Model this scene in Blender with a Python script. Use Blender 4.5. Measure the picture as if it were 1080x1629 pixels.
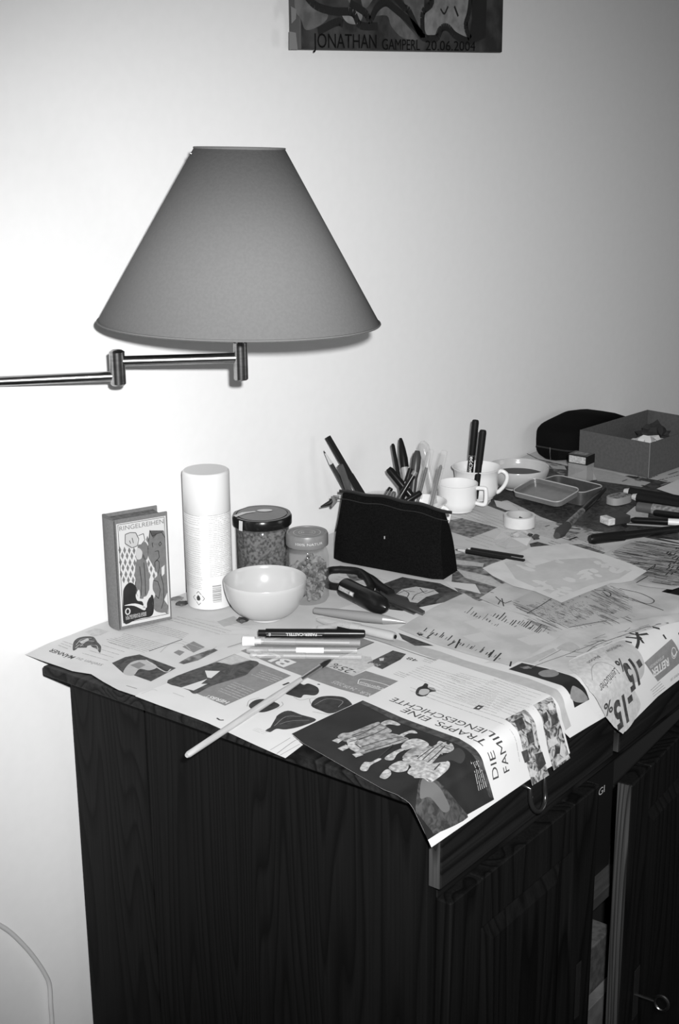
import bpy, bmesh, math, random
from mathutils import Vector, Matrix
for o in list(bpy.data.objects): bpy.data.objects.remove(o)
scn = bpy.context.scene
col = scn.collection
R = math.radians
# ------------------------------------------------------------------ camera, light, exposure
FPX = 2271.8
YAW, PITCH, ROLL = R(52.2037), R(16.8845), R(-0.5247)
CAM = Vector((-1.03492, -1.30183, 1.52160))
def cam_axes():
    f = Vector((math.sin(YAW)*math.cos(PITCH), math.cos(YAW)*math.cos(PITCH), -math.sin(PITCH)))
    r = Vector((math.cos(YAW), -math.sin(YAW), 0)); u = r.cross(f)
    c, s = math.cos(ROLL), math.sin(ROLL)
    return c*r+s*u, -s*r+c*u, f
RX, UX, FX = cam_axes()
cd = bpy.data.cameras.new('camera'); cam = bpy.data.objects.new('camera', cd); col.objects.link(cam)
cam.matrix_world = Matrix(((RX.x, UX.x, -FX.x, CAM.x), (RX.y, UX.y, -FX.y, CAM.y), (RX.z, UX.z, -FX.z, CAM.z), (0, 0, 0, 1)))
cd.sensor_fit = 'VERTICAL'; cd.sensor_height = 36; cd.lens = 36*FPX/1629; cd.clip_start = .02
scn.camera = cam
wd = bpy.data.worlds.new('world'); scn.world = wd; wd.use_nodes = True
wd.node_tree.nodes['Background'].inputs[0].default_value = (.5, .5, .5, 1)
wd.node_tree.nodes['Background'].inputs[1].default_value = .0
# the camera's own flash, a small tube above and right of the lens
FLASH = CAM + UX*.050 + RX*.044 - FX*.02
ld = bpy.data.lights.new('camera_flash', 'SPOT'); ld.energy = 232; ld.spot_size = R(58); ld.spot_blend = 1.0; ld.shadow_soft_size = .014
lo = bpy.data.objects.new('camera_flash', ld); col.objects.link(lo); lo.location = FLASH
aim = CAM + FX*1.8 + RX*.01 + UX*.0
lo.rotation_euler = (aim-FLASH).to_track_quat('-Z', 'Y').to_euler()
# added soft fill light, out of frame, to lift the right of the wall
sd = bpy.data.lights.new('fill_light_right', 'POINT'); sd.energy = 13; sd.shadow_soft_size = .35
so_ = bpy.data.objects.new('fill_light_right', sd); col.objects.link(so_); so_.location = (1.25, -2.0, 1.25)
# added weak overhead fill for a little ambient light
ad = bpy.data.lights.new('fill_light_ambient', 'AREA'); ad.energy = 3; ad.shape = 'DISK'; ad.size = .5
ao = bpy.data.objects.new('fill_light_ambient', ad); col.objects.link(ao); ao.location = (-.6, -1.9, 2.5)
scn.view_settings.view_transform = 'Standard'; scn.view_settings.look = 'None'
scn.view_settings.exposure = 0; scn.view_settings.gamma = 1; scn.view_settings.use_curve_mapping = False

# ------------------------------------------------------------------ measuring helpers
T = .85                                          # height of the tabletop
def ray(px, py): return (FX + RX*((px-540)/FPX) - UX*((py-814.5)/FPX))
def tp(px, py, z=T):
    d = ray(px, py); return CAM + d*((z-CAM.z)/d.z)
def wp(px, py, y=0):
    d = ray(px, py); return CAM + d*((y-CAM.y)/d.y)
def xp(px, py, x):
    d = ray(px, py); return CAM + d*((x-CAM.x)/d.x)
def proj(P):
    v = Vector(P)-CAM; k = v.dot(FX); return 540+FPX*v.dot(RX)/k, 814.5-FPX*v.dot(UX)/k
def dep(P): return (Vector(P)-CAM).dot(FX)
def mpp(P): return dep(P)/FPX                    # metres per photo pixel at P
def zat(P, py):
    lo_, hi = .3, 2.
    for _ in range(45):
        m = (lo_+hi)/2
        if proj((P[0], P[1], m))[1] > py: lo_ = m
        else: hi = m
    return m
# ------------------------------------------------------------------ materials
MATS = {}
def mat(name, c, rough=.6, spec=.5, metal=0, var=0, scale=40, c2=None, trans=0, ior=1.45, bump=0, alpha=1, stretch=None, coat=0):
    """grey procedural material; a noise mixes c with c2 (or c*(1-var)); optional noise bump"""
    if name in MATS: return MATS[name]
    m = bpy.data.materials.new(name); m.use_nodes = True; nt = m.node_tree; b = nt.nodes['Principled BSDF']
    b.inputs['Roughness'].default_value = rough; b.inputs['Specular IOR Level'].default_value = spec
    b.inputs['Metallic'].default_value = metal; b.inputs['IOR'].default_value = ior
    b.inputs['Transmission Weight'].default_value = trans; b.inputs['Alpha'].default_value = alpha
    b.inputs['Coat Weight'].default_value = coat
    b.inputs['Base Color'].default_value = (c, c, c, 1)
    if var or c2 is not None or bump:
        tc = nt.nodes.new('ShaderNodeTexCoord'); mp = nt.nodes.new('ShaderNodeMapping'); nz = nt.nodes.new('ShaderNodeTexNoise')
        nt.links.new(tc.outputs['Object'], mp.inputs[0]); nt.links.new(mp.outputs[0], nz.inputs['Vector'])
        if stretch: mp.inputs['Scale'].default_value = stretch
        nz.inputs['Scale'].default_value = scale; nz.inputs['Detail'].default_value = 5
        if var or c2 is not None:
            cr = nt.nodes.new('ShaderNodeValToRGB'); e = c2 if c2 is not None else c*(1-var)
            cr.color_ramp.elements[0].position = .38; cr.color_ramp.elements[1].position = .62
            cr.color_ramp.elements[0].color = (e, e, e, 1); cr.color_ramp.elements[1].color = (c, c, c, 1)
            nt.links.new(nz.outputs[0], cr.inputs[0]); nt.links.new(cr.outputs[0], b.inputs['Base Color'])
        if bump:
            bp = nt.nodes.new('ShaderNodeBump'); bp.inputs['Strength'].default_value = bump; bp.inputs['Distance'].default_value = .001
            nt.links.new(nz.outputs[0], bp.inputs['Height']); nt.links.new(bp.outputs[0], b.inputs['Normal'])
    MATS[name] = m; return m
def wood(name, axis, c0, c1, rough=.42, seed=0.0, ring=26):
    """stained softwood: stretched noise for the fibres, distorted bands for growth rings"""
    m = bpy.data.materials.new(name); m.use_nodes = True; nt = m.node_tree; b = nt.nodes['Principled BSDF']
    N = nt.nodes.new; L = nt.links.new
    tc = N('ShaderNodeTexCoord'); mp = N('ShaderNodeMapping'); L(tc.outputs['Object'], mp.inputs[0])
    sc = [1., 1., 1.]; sc[axis] = .07; mp.inputs['Scale'].default_value = sc; mp.inputs['Location'].default_value = (seed, seed*1.7, seed*.6)
    n1 = N('ShaderNodeTexNoise'); n1.inputs['Scale'].default_value = 7; n1.inputs['Detail'].default_value = 2; L(mp.outputs[0], n1.inputs['Vector'])
    mu = N('ShaderNodeMath'); mu.operation = 'MULTIPLY'; mu.inputs[1].default_value = ring; L(n1.outputs[0], mu.inputs[0])
    fr = N('ShaderNodeMath'); fr.operation = 'FRACT'; L(mu.outputs[0], fr.inputs[0])
    cr = N('ShaderNodeValToRGB'); e = cr.color_ramp.elements
    e[0].position = 0; e[0].color = (0, 0, 0, 1); e[1].position = 1; e[1].color = (.2, .2, .2, 1)
    k = cr.color_ramp.elements.new(.35); k.color = (.75, .75, .75, 1); k = cr.color_ramp.elements.new(.85); k.color = (1, 1, 1, 1)
    L(fr.outputs[0], cr.inputs[0])
    mp2 = N('ShaderNodeMapping'); L(tc.outputs['Object'], mp2.inputs[0]); s2 = [300., 300., 300.]; s2[axis] = 6; mp2.inputs['Scale'].default_value = s2
    n2 = N('ShaderNodeTexNoise'); n2.inputs['Scale'].default_value = 1; n2.inputs['Detail'].default_value = 3; L(mp2.outputs[0], n2.inputs['Vector'])
    mx = N('ShaderNodeMath'); mx.operation = 'MULTIPLY'; L(cr.outputs[0], mx.inputs[0]); L(n2.outputs[0], mx.inputs[1])
    mr = N('ShaderNodeMapRange'); mr.inputs['From Min'].default_value = .0; mr.inputs['From Max'].default_value = .6
    mr.inputs['To Min'].default_value = c0; mr.inputs['To Max'].default_value = c1; L(mx.outputs[0], mr.inputs[0])
    L(mr.outputs[0], b.inputs['Base Color']); b.inputs['Roughness'].default_value = rough; b.inputs['Specular IOR Level'].default_value = .10
    bp = N('ShaderNodeBump'); bp.inputs['Strength'].default_value = .18; bp.inputs['Distance'].default_value = .0006
    L(mx.outputs[0], bp.inputs['Height']); L(bp.outputs[0], b.inputs['Normal'])
    MATS[name] = m; return m
# ------------------------------------------------------------------ object helpers
def finish(name, bm, m, parent=None, smooth=False, bevel=0, kind=None, autosmooth=None):
    me = bpy.data.meshes.new(name); bmesh.ops.recalc_face_normals(bm, faces=bm.faces) if smooth != 'keep' else None
    bm.to_mesh(me); bm.free()
    o = bpy.data.objects.new(name, me); col.objects.link(o)
    if m: me.materials.append(m)
    if parent: o.parent = parent
    if smooth:
        for p in me.polygons: p.use_smooth = True
        if autosmooth is not False:
            me.set_sharp_from_angle(angle=R(autosmooth or 40))
    if bevel:
        b = o.modifiers.new('bevel', 'BEVEL'); b.width = bevel; b.segments = 2; b.limit_method = 'ANGLE'; b.angle_limit = R(40)
    if kind: o['kind'] = kind
    return o
def tag(o, label=None, cat=None, group=None, kind=None):
    if label: o['label'] = label
    if cat: o['category'] = cat
    if group: o['group'] = group
    if kind: o['kind'] = kind
    return o
def empty(name, loc, label, cat, group=None, rot=None):
    o = bpy.data.objects.new(name, None); col.objects.link(o); o.location = loc; o.empty_display_size = .02
    if rot is not None: o.rotation_euler = rot
    return tag(o, label, cat, group)
def box(bm, x0, x1, y0, y1, z0, z1, M=None):
    vs = [bm.verts.new((x, y, z)) for z in (z0, z1) for x, y in ((x0, y0), (x1, y0), (x1, y1), (x0, y1))]
    if M:
        for v in vs: v.co = M @ v.co
    for f in ((0, 3, 2, 1), (4, 5, 6, 7), (0, 1, 5, 4), (1, 2, 6, 5), (2, 3, 7, 6), (3, 0, 4, 7)): bm.faces.new([vs[i] for i in f])
def boxo(name, m, parent, *a, bevel=.0008, M=None, **k):
    bm = bmesh.new(); box(bm, *a, M=M); return finish(name, bm, m, parent, bevel=bevel, **k)
def lathe_bm(prof, seg=40, bm=None, M=None):
    """prof: list of (radius, z)"""
    bm = bm or bmesh.new(); rings = []
    for r, z in prof:
        if r < 1e-6: rings.append([bm.verts.new((0, 0, z))])
        else: rings.append([bm.verts.new((r*math.cos(2*math.pi*i/seg), r*math.sin(2*math.pi*i/seg), z)) for i in range(seg)])
    for a, b in zip(rings, rings[1:]):
        if len(a) == 1 and len(b) == 1: continue
        for i in range(seg):
            j = (i+1) % seg
            if len(a) == 1: bm.faces.new((a[0], b[j], b[i]))
            elif len(b) == 1: bm.faces.new((a[i], a[j], b[0]))
            else: bm.faces.new((a[i], a[j], b[j], b[i]))
    if M:
        for rr in rings:
            for v in rr: v.co = M @ v.co
    return bm
def lathe(name, prof, m, parent=None, seg=40, smooth=True, **k):
    return finish(name, lathe_bm(prof, seg), m, parent, smooth=smooth, **k)
def tube_bm(pts, rad, seg=8, bm=None, closed=False):
    bm = bm or bmesh.new(); pts = [Vector(p) for p in pts]; n = len(pts)
    rads = rad if isinstance(rad, (list, tuple)) else [rad]*n
    rings = []; up = Vector((0, 0, 1)); prev = None
    for i, p in enumerate(pts):
        if closed: t = pts[(i+1) % n]-pts[i-1]
        else: t = pts[min(i+1, n-1)]-pts[max(i-1, 0)]
        t.normalize()
        if prev is None:
            a = t.orthogonal().normalized()
        else: a = (prev - t*prev.dot(t)).normalized()
        prev = a; b = t.cross(a)
        rings.append([bm.verts.new(p+(a*math.cos(2*math.pi*k/seg)+b*math.sin(2*math.pi*k/seg))*rads[i]) for k in range(seg)])
    for i in range(n if closed else n-1):
        A, B = rings[i], rings[(i+1) % n]
        for k in range(seg): bm.faces.new((A[k], A[(k+1) % seg], B[(k+1) % seg], B[k]))
    if not closed: bm.faces.new(rings[0][::-1]); bm.faces.new(rings[-1])
    return bm
def smoothpath(pts, k=6):
    """Catmull-Rom through the points"""
    P = [Vector(p) for p in pts]; P = [P[0]*2-P[1]]+P+[P[-1]*2-P[-2]]; out = []
    for i in range(1, len(P)-2):
        a, b, c, d = P[i-1], P[i], P[i+1], P[i+2]
        for s in range(k):
            t = s/k; out.append(.5*((2*b)+(c-a)*t+(2*a-5*b+4*c-d)*t*t+(3*b-a-3*c+d)*t*t*t))
    out.append(P[-2]); return out
# ------------------------------------------------------------------ surfaces that print sits on
class Plane:
    def __init__(s, o, u, v): s.o, s.u, s.v = Vector(o), Vector(u).normalized(), Vector(v).normalized(); s.n = s.u.cross(s.v)
    def pos(s, u, v, off=0): return s.o+s.u*u+s.v*v+s.n*off
    def hit(s, px, py):
        d = ray(px, py); t = (s.o-CAM).dot(s.n)/d.dot(s.n); P = CAM+d*t-s.o; return P.dot(s.u), P.dot(s.v)
    ucuts = vcuts = ()
class Cyl:
    """surface of a cylinder about local z; u = arc length from the angle a0, v = z"""
    def __init__(s, r, a0): s.r, s.a = r, a0
    def pos(s, u, v, off=0):
        a = s.a+u/s.r; return Vector(((s.r+off)*math.cos(a), (s.r+off)*math.sin(a), v))
    @property
    def ucuts(s): return [s.r*.12*i for i in range(-13, 14)]
    vcuts = ()
def wave(x, y): return .0007+.0004*math.sin(x*31+y*17)+.0003*math.sin(x*13-y*41+1)
class Drape:
    """tabletop that goes over the front edge: u = x, v = distance unrolled (v = y while flat)"""
    def __init__(s, y0=-.575, r=.018, ang=72, lift=0): s.y0, s.r, s.a, s.lift = y0, r, R(ang), lift
    def prof(s, v):
        if v >= s.y0: return v, T, 0, 1
        q = s.y0-v; La = s.r*s.a
        if q < La: a = q/s.r
        else: a = s.a
        y = s.y0-s.r*math.sin(a); z = T-s.r*(1-math.cos(a))
        if q > La: y -= (q-La)*math.cos(a); z -= (q-La)*math.sin(a)
        return y, z, -math.sin(a), math.cos(a)
    def pos(s, u, v, off=0):
        y, z, ny, nz = s.prof(v); off = off+s.lift+wave(u, v); return Vector((u, y+ny*off, z+nz*off))
    def hit(s, px, py):
        d = ray(px, py); lo_, hi = .3, -1.
        for _ in range(50):
            m = (lo_+hi)/2; y, z, ny, nz = s.prof(m); o = s.lift+.0007; y += ny*o; z += nz*o
            t = (y-CAM.y)/d.y; zr = CAM.z+d.z*t
            if zr-z < 0: lo_ = m
            else: hi = m
        return (CAM+d*t).x, m
    @property
    def ucuts(s): return [i*.02 for i in range(0, 96)]
    @property
    def vcuts(s):
        La = s.r*s.a; return [-i*.02 for i in range(0, 29) if -i*.02 > s.y0]+[s.y0-La*k/12 for k in range(13)]+[s.y0-La-.02*k for k in range(1, 7)]
def loop(P, k=4):
    n = len(P); out = []
    for i in range(n):
        a, b, c, d = [Vector(P[(i+j) % n]) for j in (-1, 0, 1, 2)]
        for s in range(k):
            t = s/k; out.append(.5*((2*b)+(c-a)*t+(2*a-5*b+4*c-d)*t*t+(3*b-a-3*c+d)*t*t*t))
    return [tuple(v) for v in out]
ROUND = ('leaf', 'figure', 'goods_photo_light', 'portrait', 'drawing', 'night_photo_light', 'beam', 'child', 'creature', 'hood', 'balloon', 'blonde', 'hands', 'painting_dark', 'painting_light', 'painted', 'fashion_photo_dark', 'wash', 'flyer_print', 'smudge')
SPLIT = ('printed_photo', 'light_patch', 'leaf_picture', 'fashion_photo_light', 'painted_shape', 'painting_print', 'stage_figures', 'drawing_light', 'flyer_print', 'night_photo_light')
class Ink:
    """collects flat outlines in surface coordinates and lays them on the surface"""
    def __init__(s, surf): s.n = 0; s.s = surf; s.bm = bmesh.new(); s.cutme = False; s.small = bmesh.new()
    def uv(s, pts): return [s.s.hit(*p) for p in pts]
    rnd_ = False
    def poly(s, pts, px=True, small=False):
        P = s.uv(pts) if px else pts
        if s.rnd_ and not small and len(P) > 4: P = loop(P)
        A = sum(P[i][0]*P[(i+1) % len(P)][1]-P[(i+1) % len(P)][0]*P[i][1] for i in range(len(P)))
        if A < 0: P = P[::-1]
        s.n = getattr(s, 'n', 0)+1
        bm = s.small if small else s.bm
        if not small: s.cutme = True
        try: bm.faces.new([bm.verts.new((p[0], p[1], 0)) for p in P])
        except ValueError: pass
    def stroke(s, pts, w, px=True, sm=None):
        sm = px if sm is None else sm
        P = [Vector(q) for q in (s.uv(pts) if px else pts)]
        if len(P) > 2 and sm:
            P = [Vector(q[:2]) for q in smoothpath([(*q, 0) for q in P], 4)]
        for a, b in zip(P, P[1:]):
            d = b-a
            if d.length < 1e-6: continue
            n = Vector((-d.y, d.x)).normalized()*w/2
            s.poly([a+n, a-n, b-n, b+n], px=False, small=True)
    def block(s, quad, n, w=.0009, gap=.25, px=True, seed=1, ragged=.1, word=(.004, .012)):
        """n lines of body type in the quad: first line start, first line end, last line end, last line start"""
        rnd = random.Random(seed); q = [Vector(p) for p in (s.uv(quad) if px else quad)]
        for i in range(n):
            t = i/max(1, n-1); a = q[0].lerp(q[3], t); b = q[1].lerp(q[2], t); d = b-a; Ln = d.length
            if Ln < 1e-5: continue
            d /= Ln; x = 0; end = Ln*(1-rnd.random()*ragged)
            while x < end:
                l = min(rnd.uniform(*word), end-x); s.stroke([a+d*x, a+d*(x+l)], w*rnd.uniform(.7, 1.1), px=False); x += l+w*1.1
    def text(s, body, start, end, h=None, px=True, flip=False, bold=0, shear=0, big=False):
        """type set from start to end (baseline); h = cap height in metres, or None to keep the font's shape"""
        a, b = [Vector(p) for p in (s.uv([start, end]) if px else (start, end))]
        c = bpy.data.curves.new('t', 'FONT'); c.body = body; c.resolution_u = 3; c.offset = bold; c.shear = shear
        o = bpy.data.objects.new('t', c); col.objects.link(o)
        me = bpy.data.meshes.new_from_object(o.evaluated_get(bpy.context.evaluated_depsgraph_get())); bpy.data.objects.remove(o); bpy.data.curves.remove(c)
        if not me.vertices: return
        xs = [v.co.x for v in me.vertices]; ys = [v.co.y for v in me.vertices]; x0, x1 = min(xs), max(xs)
        d = b-a; sx = d.length/(x1-x0); u = d.normalized(); n = Vector((-u.y, u.x)) * (-1 if flip else 1)
        sy = h/.73 if h else sx
        bm = s.bm if big else s.small; s.n += len(body.replace(' ', ''))
        vs = [bm.verts.new((*(a+u*((v.co.x-x0)*sx)+n*(v.co.y*sy)), 0)) for v in me.vertices]
        for p in me.polygons:
            f = [vs[i] for i in p.vertices]
            try: bm.faces.new(f if not flip else f[::-1])
            except ValueError: pass
        bpy.data.meshes.remove(me)
        if big: s.cutme = True
    def build(s, name, m, parent, off, lay=True, **k):
        bm = s.bm
        if s.cutme:
            bmesh.ops.triangulate(bm, faces=bm.faces[:])
            for ax, cs in ((0, s.s.ucuts), (1, s.s.vcuts)):
                for c in cs:
                    n = Vector((1, 0, 0)) if ax == 0 else Vector((0, 1, 0))
                    bmesh.ops.bisect_plane(bm, geom=bm.verts[:]+bm.edges[:]+bm.faces[:], plane_co=n*c, plane_no=n, dist=1e-7)
        if len(s.small.verts):
            me = bpy.data.meshes.new('t'); s.small.to_mesh(me); bm.from_mesh(me); bpy.data.meshes.remove(me)
        s.small.free()
        fl = [f for f in bm.faces if f.calc_area() > 0 and f.normal.z < 0]
        bm.normal_update(); fl = [f for f in bm.faces if f.normal.z < 0]; bmesh.ops.reverse_faces(bm, faces=fl)
        for v in bm.verts: v.co = s.s.pos(v.co.x, v.co.y, off)
        if parent is not None:
            inv = parent.matrix_basis.inverted() if isinstance(s.s, (Drape,)) or getattr(s, 'world', False) else None
            if inv:
                for v in bm.verts: v.co = inv @ v.co
        if s.n > 1 and 'kind' not in k: k['kind'] = 'stuff'
        return finish(name, bm, m, parent, smooth='keep', autosmooth=False, **k)
# ------------------------------------------------------------------ palette
M_wall = mat('wall_paint', .80, .85, .2, var=.015, scale=60, bump=.12)
M_ceil = mat('ceiling_paint', .55, .9, .2); M_floor = wood('floor_boards', 1, .05, .16, .5)
W_side = wood('stained_side_wood', 2, .0035, .0095, .5, 3.1, 46); W_side2 = wood('stained_side_wood_b', 2, .0035, .0085, .5, 7.3, 42)
W_top = wood('stained_top_wood', 0, .004, .022, .45, 1.2); W_front = wood('stained_front_wood', 0, .004, .014, .45, 5.2)
W_edge_y = wood('stained_end_wood', 1, .006, .028, .5, 2.2)
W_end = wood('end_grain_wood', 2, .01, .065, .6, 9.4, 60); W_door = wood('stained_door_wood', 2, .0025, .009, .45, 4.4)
M_dark = mat('cabinet_inside', .006, .7); M_iron = mat('black_iron', .012, .22, .7); M_steel = mat('brushed_steel', .42, .22, .5, 1.0, var=.25, scale=60, stretch=(1, 1, 6))
M_news = mat('newsprint', .56, .8, .15, var=.06, scale=25); M_news2 = mat('newsprint_grey', .52, .8, .15, var=.12, scale=18); M_white = mat('white_paper', .62, .7, .2, var=.04, scale=20)
M_draw = mat('drawing_paper', .52, .8, .15, var=.2, scale=22); M_tissue = mat('tissue_paper', .64, .75, .2, var=.1, scale=30); M_tissue2 = mat('greaseproof_pattern', .52, .75, .2)
I_black = mat('ink_black', .022, .6, .3, c2=.04, scale=120); I_photo = mat('ink_photo_dark', .075, .55, .3, c2=.03, scale=90); I_dk = mat('ink_dark', .012, .5, .3, c2=.02, scale=30)
I_mid = mat('ink_mid', .22, .6, .3, var=.12, scale=160); I_mid2 = mat('ink_mid_photo', .24, .6, .3, c2=.07, scale=110); I_lt = mat('ink_light', .42, .7, .2, var=.08, scale=120)
I_type = mat('ink_type', .27, .8, .1); I_typed = mat('ink_type_dark', .05, .8, .1); I_white = mat('paper_white_print', .60, .7, .2); I_pale = mat('ink_pale', .50, .8, .2, var=.15, scale=200)
I_paint = mat('ink_painting', .42, .6, .2, c2=.03, scale=70)
I_paint.node_tree.nodes['Noise Texture'].inputs['Distortion'].default_value = 2.5; I_photo.node_tree.nodes['Noise Texture'].inputs['Distortion'].default_value = 1.5
I_char = mat('charcoal', .04, .9, .1); I_char2 = mat('charcoal_soft', .11, .9, .1)
P_black = mat('black_plastic', .007, .28, .28); P_blackm = mat('black_matt_plastic', .008, .5, .15); P_lead = mat('pencil_wood', .45, .6); P_grey = mat('grey_plastic', .16, .4); P_white = mat('white_plastic', .64, .35)
P_lg = mat('light_grey_plastic', .34, .4)
P_clear = mat('clear_plastic', .5, .1, .6, alpha=.17); P_clear2 = mat('frosted_clear_plastic', .5, .2, .6, alpha=.27)
M_ceramic = mat('white_glaze', .70, .18, .5); M_ceramic2 = mat('cream_glaze', .42, .18, .5, var=.03, scale=80); M_bowl = mat('bowl_glaze', .43, .2, .5, var=.02, scale=60)
M_fabric = mat('black_canvas', .006, .9, .05, var=.5, scale=500, bump=.6); M_fabric2 = mat('black_nylon', .005, .85, .04, bump=.3, scale=300)
M_card = mat('grey_cardboard', .085, .8, .2, var=.15, scale=200); M_cardin = mat('cardboard_inside', .06, .8, .2); M_cardedge = mat('cardboard_edge', .22, .8, .2)
M_glass = mat('jar_glass', .25, .03, .8, alpha=.17); M_tin = mat('tin_metal', .30, .28, .6, .65, var=.12, scale=90)
M_shade = mat('lampshade_fabric', .15, .9, .1, var=.06, scale=300, bump=.15)

# ------------------------------------------------------------------ the room
def struct(name, m, *a):
    o = boxo(name, m, None, *a, bevel=0); o['kind'] = 'structure'; return o
struct('wall_back', M_wall, -2.2, 2.6, 0, .12, 0, 2.6)
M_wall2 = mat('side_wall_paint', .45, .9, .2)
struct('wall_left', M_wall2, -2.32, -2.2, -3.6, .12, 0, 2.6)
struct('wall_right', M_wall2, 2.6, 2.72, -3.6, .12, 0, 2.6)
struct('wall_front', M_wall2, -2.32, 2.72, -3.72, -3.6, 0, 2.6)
struct('floor', M_floor, -2.32, 2.72, -3.72, .12, -.1, 0)
struct('ceiling', M_ceil, -2.32, 2.72, -3.72, .12, 2.6, 2.7)
bm = bmesh.new(); box(bm, -2.2, 2.6, -.012, 0, 0, .07)
o = finish('baseboard_back', bm, mat('baseboard_paint', .7, .5), bevel=.003); o['kind'] = 'structure'

# ------------------------------------------------------------------ sideboard
cab = empty('sideboard', (.95, -.3, 0), 'dark stained pine sideboard with drawers and doors covered in newspapers', 'sideboard')
Mi = cab.matrix_basis.copy(); Mi.translation = Vector((.95, -.3, 0)); Ci = Mi.inverted()
def cb(name, m, x0, x1, y0, y1, z0, z1, bevel=.0012, par=None, M=None, label=None):
    bm = bmesh.new(); box(bm, x0, x1, y0, y1, z0, z1, M=M)
    for v in bm.verts: v.co = Ci @ v.co
    o = finish(name, bm, m, par or cab, bevel=bevel)
    if label: o['label'] = label
    return o
cb('tabletop', W_top, 0, 1.60, -.581, -.046, .838, T, bevel=.002)
for i, (a, b, w) in enumerate(((-.575, -.172, W_side2), (-.1708, -.043, W_side))):
    cb('side_board', w, .044, .062, a, b, 0, .838, bevel=.0012)
cb('side_board', W_side, 1.538, 1.556, -.575, -.043, 0, .838)
cb('back_panel', M_dark, .062, 1.538, -.050, -.044, .05, .838)
cb('bottom_panel', W_top, .07, 1.538, -.57, -.04, .05, .07)
cb('shelf', mat('shelf_wood', .06, .6, var=.4, scale=30, stretch=(.3, 4, 1)), .062, 1.538, -.54, -.052, wp(952, 1424, -.54).z-.018, wp(952, 1424, -.54).z)
cb('rail', W_front, .062, 1.538, -.576, -.55, .700, .7235)
cb('divider', M_dark, .80, .82, -.57, -.04, .07, .700)
# drawers: front boards standing 15 mm proud of the carcass
def drawer(x0, x1, y):
    d = cb('drawer', W_front, x0, x1, y, -.577, .724, .834, bevel=.0025)
    cb('end_grain', W_end, x0-.0006, x0+.0004, y+.001, -.578, .726, .833, bevel=0, par=d, label='paler sawn end of the drawer front')
    cb('drawer_box', M_dark, x0+.02, x1-.02, -.574, -.08, .72, .80, par=d)
    xc = (x0+x1)/2-.016; pts = []
    for k in range(17):
        a = math.pi*k/16; pts.append((xc-.0155*math.cos(a)-.95, y-.012-.004*math.sin(a)+.3, .774-.012-.017*math.sin(a)))
    pts = [(xc-.0155-.95, y+.3, .779), (xc-.0155-.95, y-.011+.3, .777)]+pts+[(xc+.0155-.95, y-.011+.3, .777), (xc+.0155-.95, y+.3, .779)]
    h = finish('drawer_handle', tube_bm(pts, .0028, 10), M_iron, d, smooth=True)
    h['label'] = 'black iron drop handle'
    return d
drawer(.043, .424, -.592); drawer(.433, .80, -.5945); drawer(.809, 1.176, -.592); drawer(1.185, 1.555, -.592)
def door(hinge_x, y, w, ang, side, key=False):
    """framed door with a raised panel; side=-1: leaf runs to -x from the hinge"""
    Mx = Matrix.Translation((hinge_x, y, 0)) @ Matrix.Rotation(R(ang), 4, 'Z')
    def lb(name, m, u0, u1, d0, d1, z0, z1, par, bevel=.002):
        a, b = (side*u0, side*u1); a, b = min(a, b), max(a, b)
        return cb(name, m, a, b, -d1, -d0, z0, z1, bevel, par, Mx)
    H0, H1 = .09, .700
    d = bpy.data.objects.new('door', None); col.objects.link(d); d.parent = cab
    s1 = lb('door_stile', W_door, 0, .062, 0, .020, H0, H1, d); s2 = lb('door_stile', W_door, w-.062, w, 0, .020, H0, H1, d)
    lb('door_rail', W_door, .062, w-.062, 0, .020, H1-.062, H1, d); lb('door_rail', W_door, .062, w-.062, 0, .020, H0, H0+.07, d)
    # raised panel with a sloped border
    bm = bmesh.new(); z0, z1 = H0+.07, H1-.062
    def rect(ins, dd): return [bm.verts.new(Ci @ (Mx @ Vector((side*u, -dd, z)))) for u, z in ((.062+ins, z0+ins), (w-.062-ins, z0+ins), (w-.062-ins, z1-ins), (.062+ins, z1-ins))]
    r0, r1, r2, r3 = rect(0, .006), rect(.004, .008), rect(.03, .016), rect(.034, .016)
    for A, B in ((r0, r1), (r1, r2), (r2, r3)):
        for i in range(4): bm.faces.new((A[i], A[(i+1) % 4], B[(i+1) % 4], B[i]))
    bm.faces.new(r3); finish('door_panel', bm, W_door, d)
    e = lb('edge_grain', W_end, w-.0004, w+.0006, .0015, .0185, H0, H1-.001, d, 0); e['label'] = 'paler edge of the opened door leaf'
    if key:
        ux = w-.052; zk = .375
        P = lambda u, dd, z: Ci @ (Mx @ Vector((side*u, -dd, z)))
        bm = bmesh.new(); box(bm, side*ux-.009, side*ux+.009, -.0215, -.020, zk-.035, zk+.04)
        for v in bm.verts: v.co = Ci @ (Mx @ v.co)
        finish('escutcheon', bm, M_iron, d, bevel=.0006)
        bm = tube_bm([P(ux, .020, zk), P(ux, .046, zk)], .0022, 8)
        ring = [P(ux-.0005, .046+.0095+.0095*math.cos(a), zk+.0105*math.sin(a)) for a in [2*math.pi*k/20 for k in range(20)]]
        tube_bm(ring, .0020, 8, bm, closed=True)
        k = finish('key', bm, mat('dark_steel', .25, .3, .5, 1.0), d, smooth=True); k['label'] = 'small steel key with a ring bow in the lock'
    else:
        zk = .43; ux = w-.035
        bm = bmesh.new(); box(bm, side*ux-.006, side*ux+.006, -.0215, -.020, zk-.04, zk+.04)
        for v in bm.verts: v.co = Ci @ (Mx @ v.co)
        finish('escutcheon', bm, M_iron, d, bevel=.0006)
    return d
door(.062, -.573, .327, 0, 1); door(.812, -.575, .405, 4.4, -1, key=True); door(.822, -.573, .352, 0, 1); door(1.536, -.573, .356, 0, -1)
zs = wp(952, 1424, -.54).z; yb = tp(952, 1391, zs).y; xg = wp(957, 1256, yb).x
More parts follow.
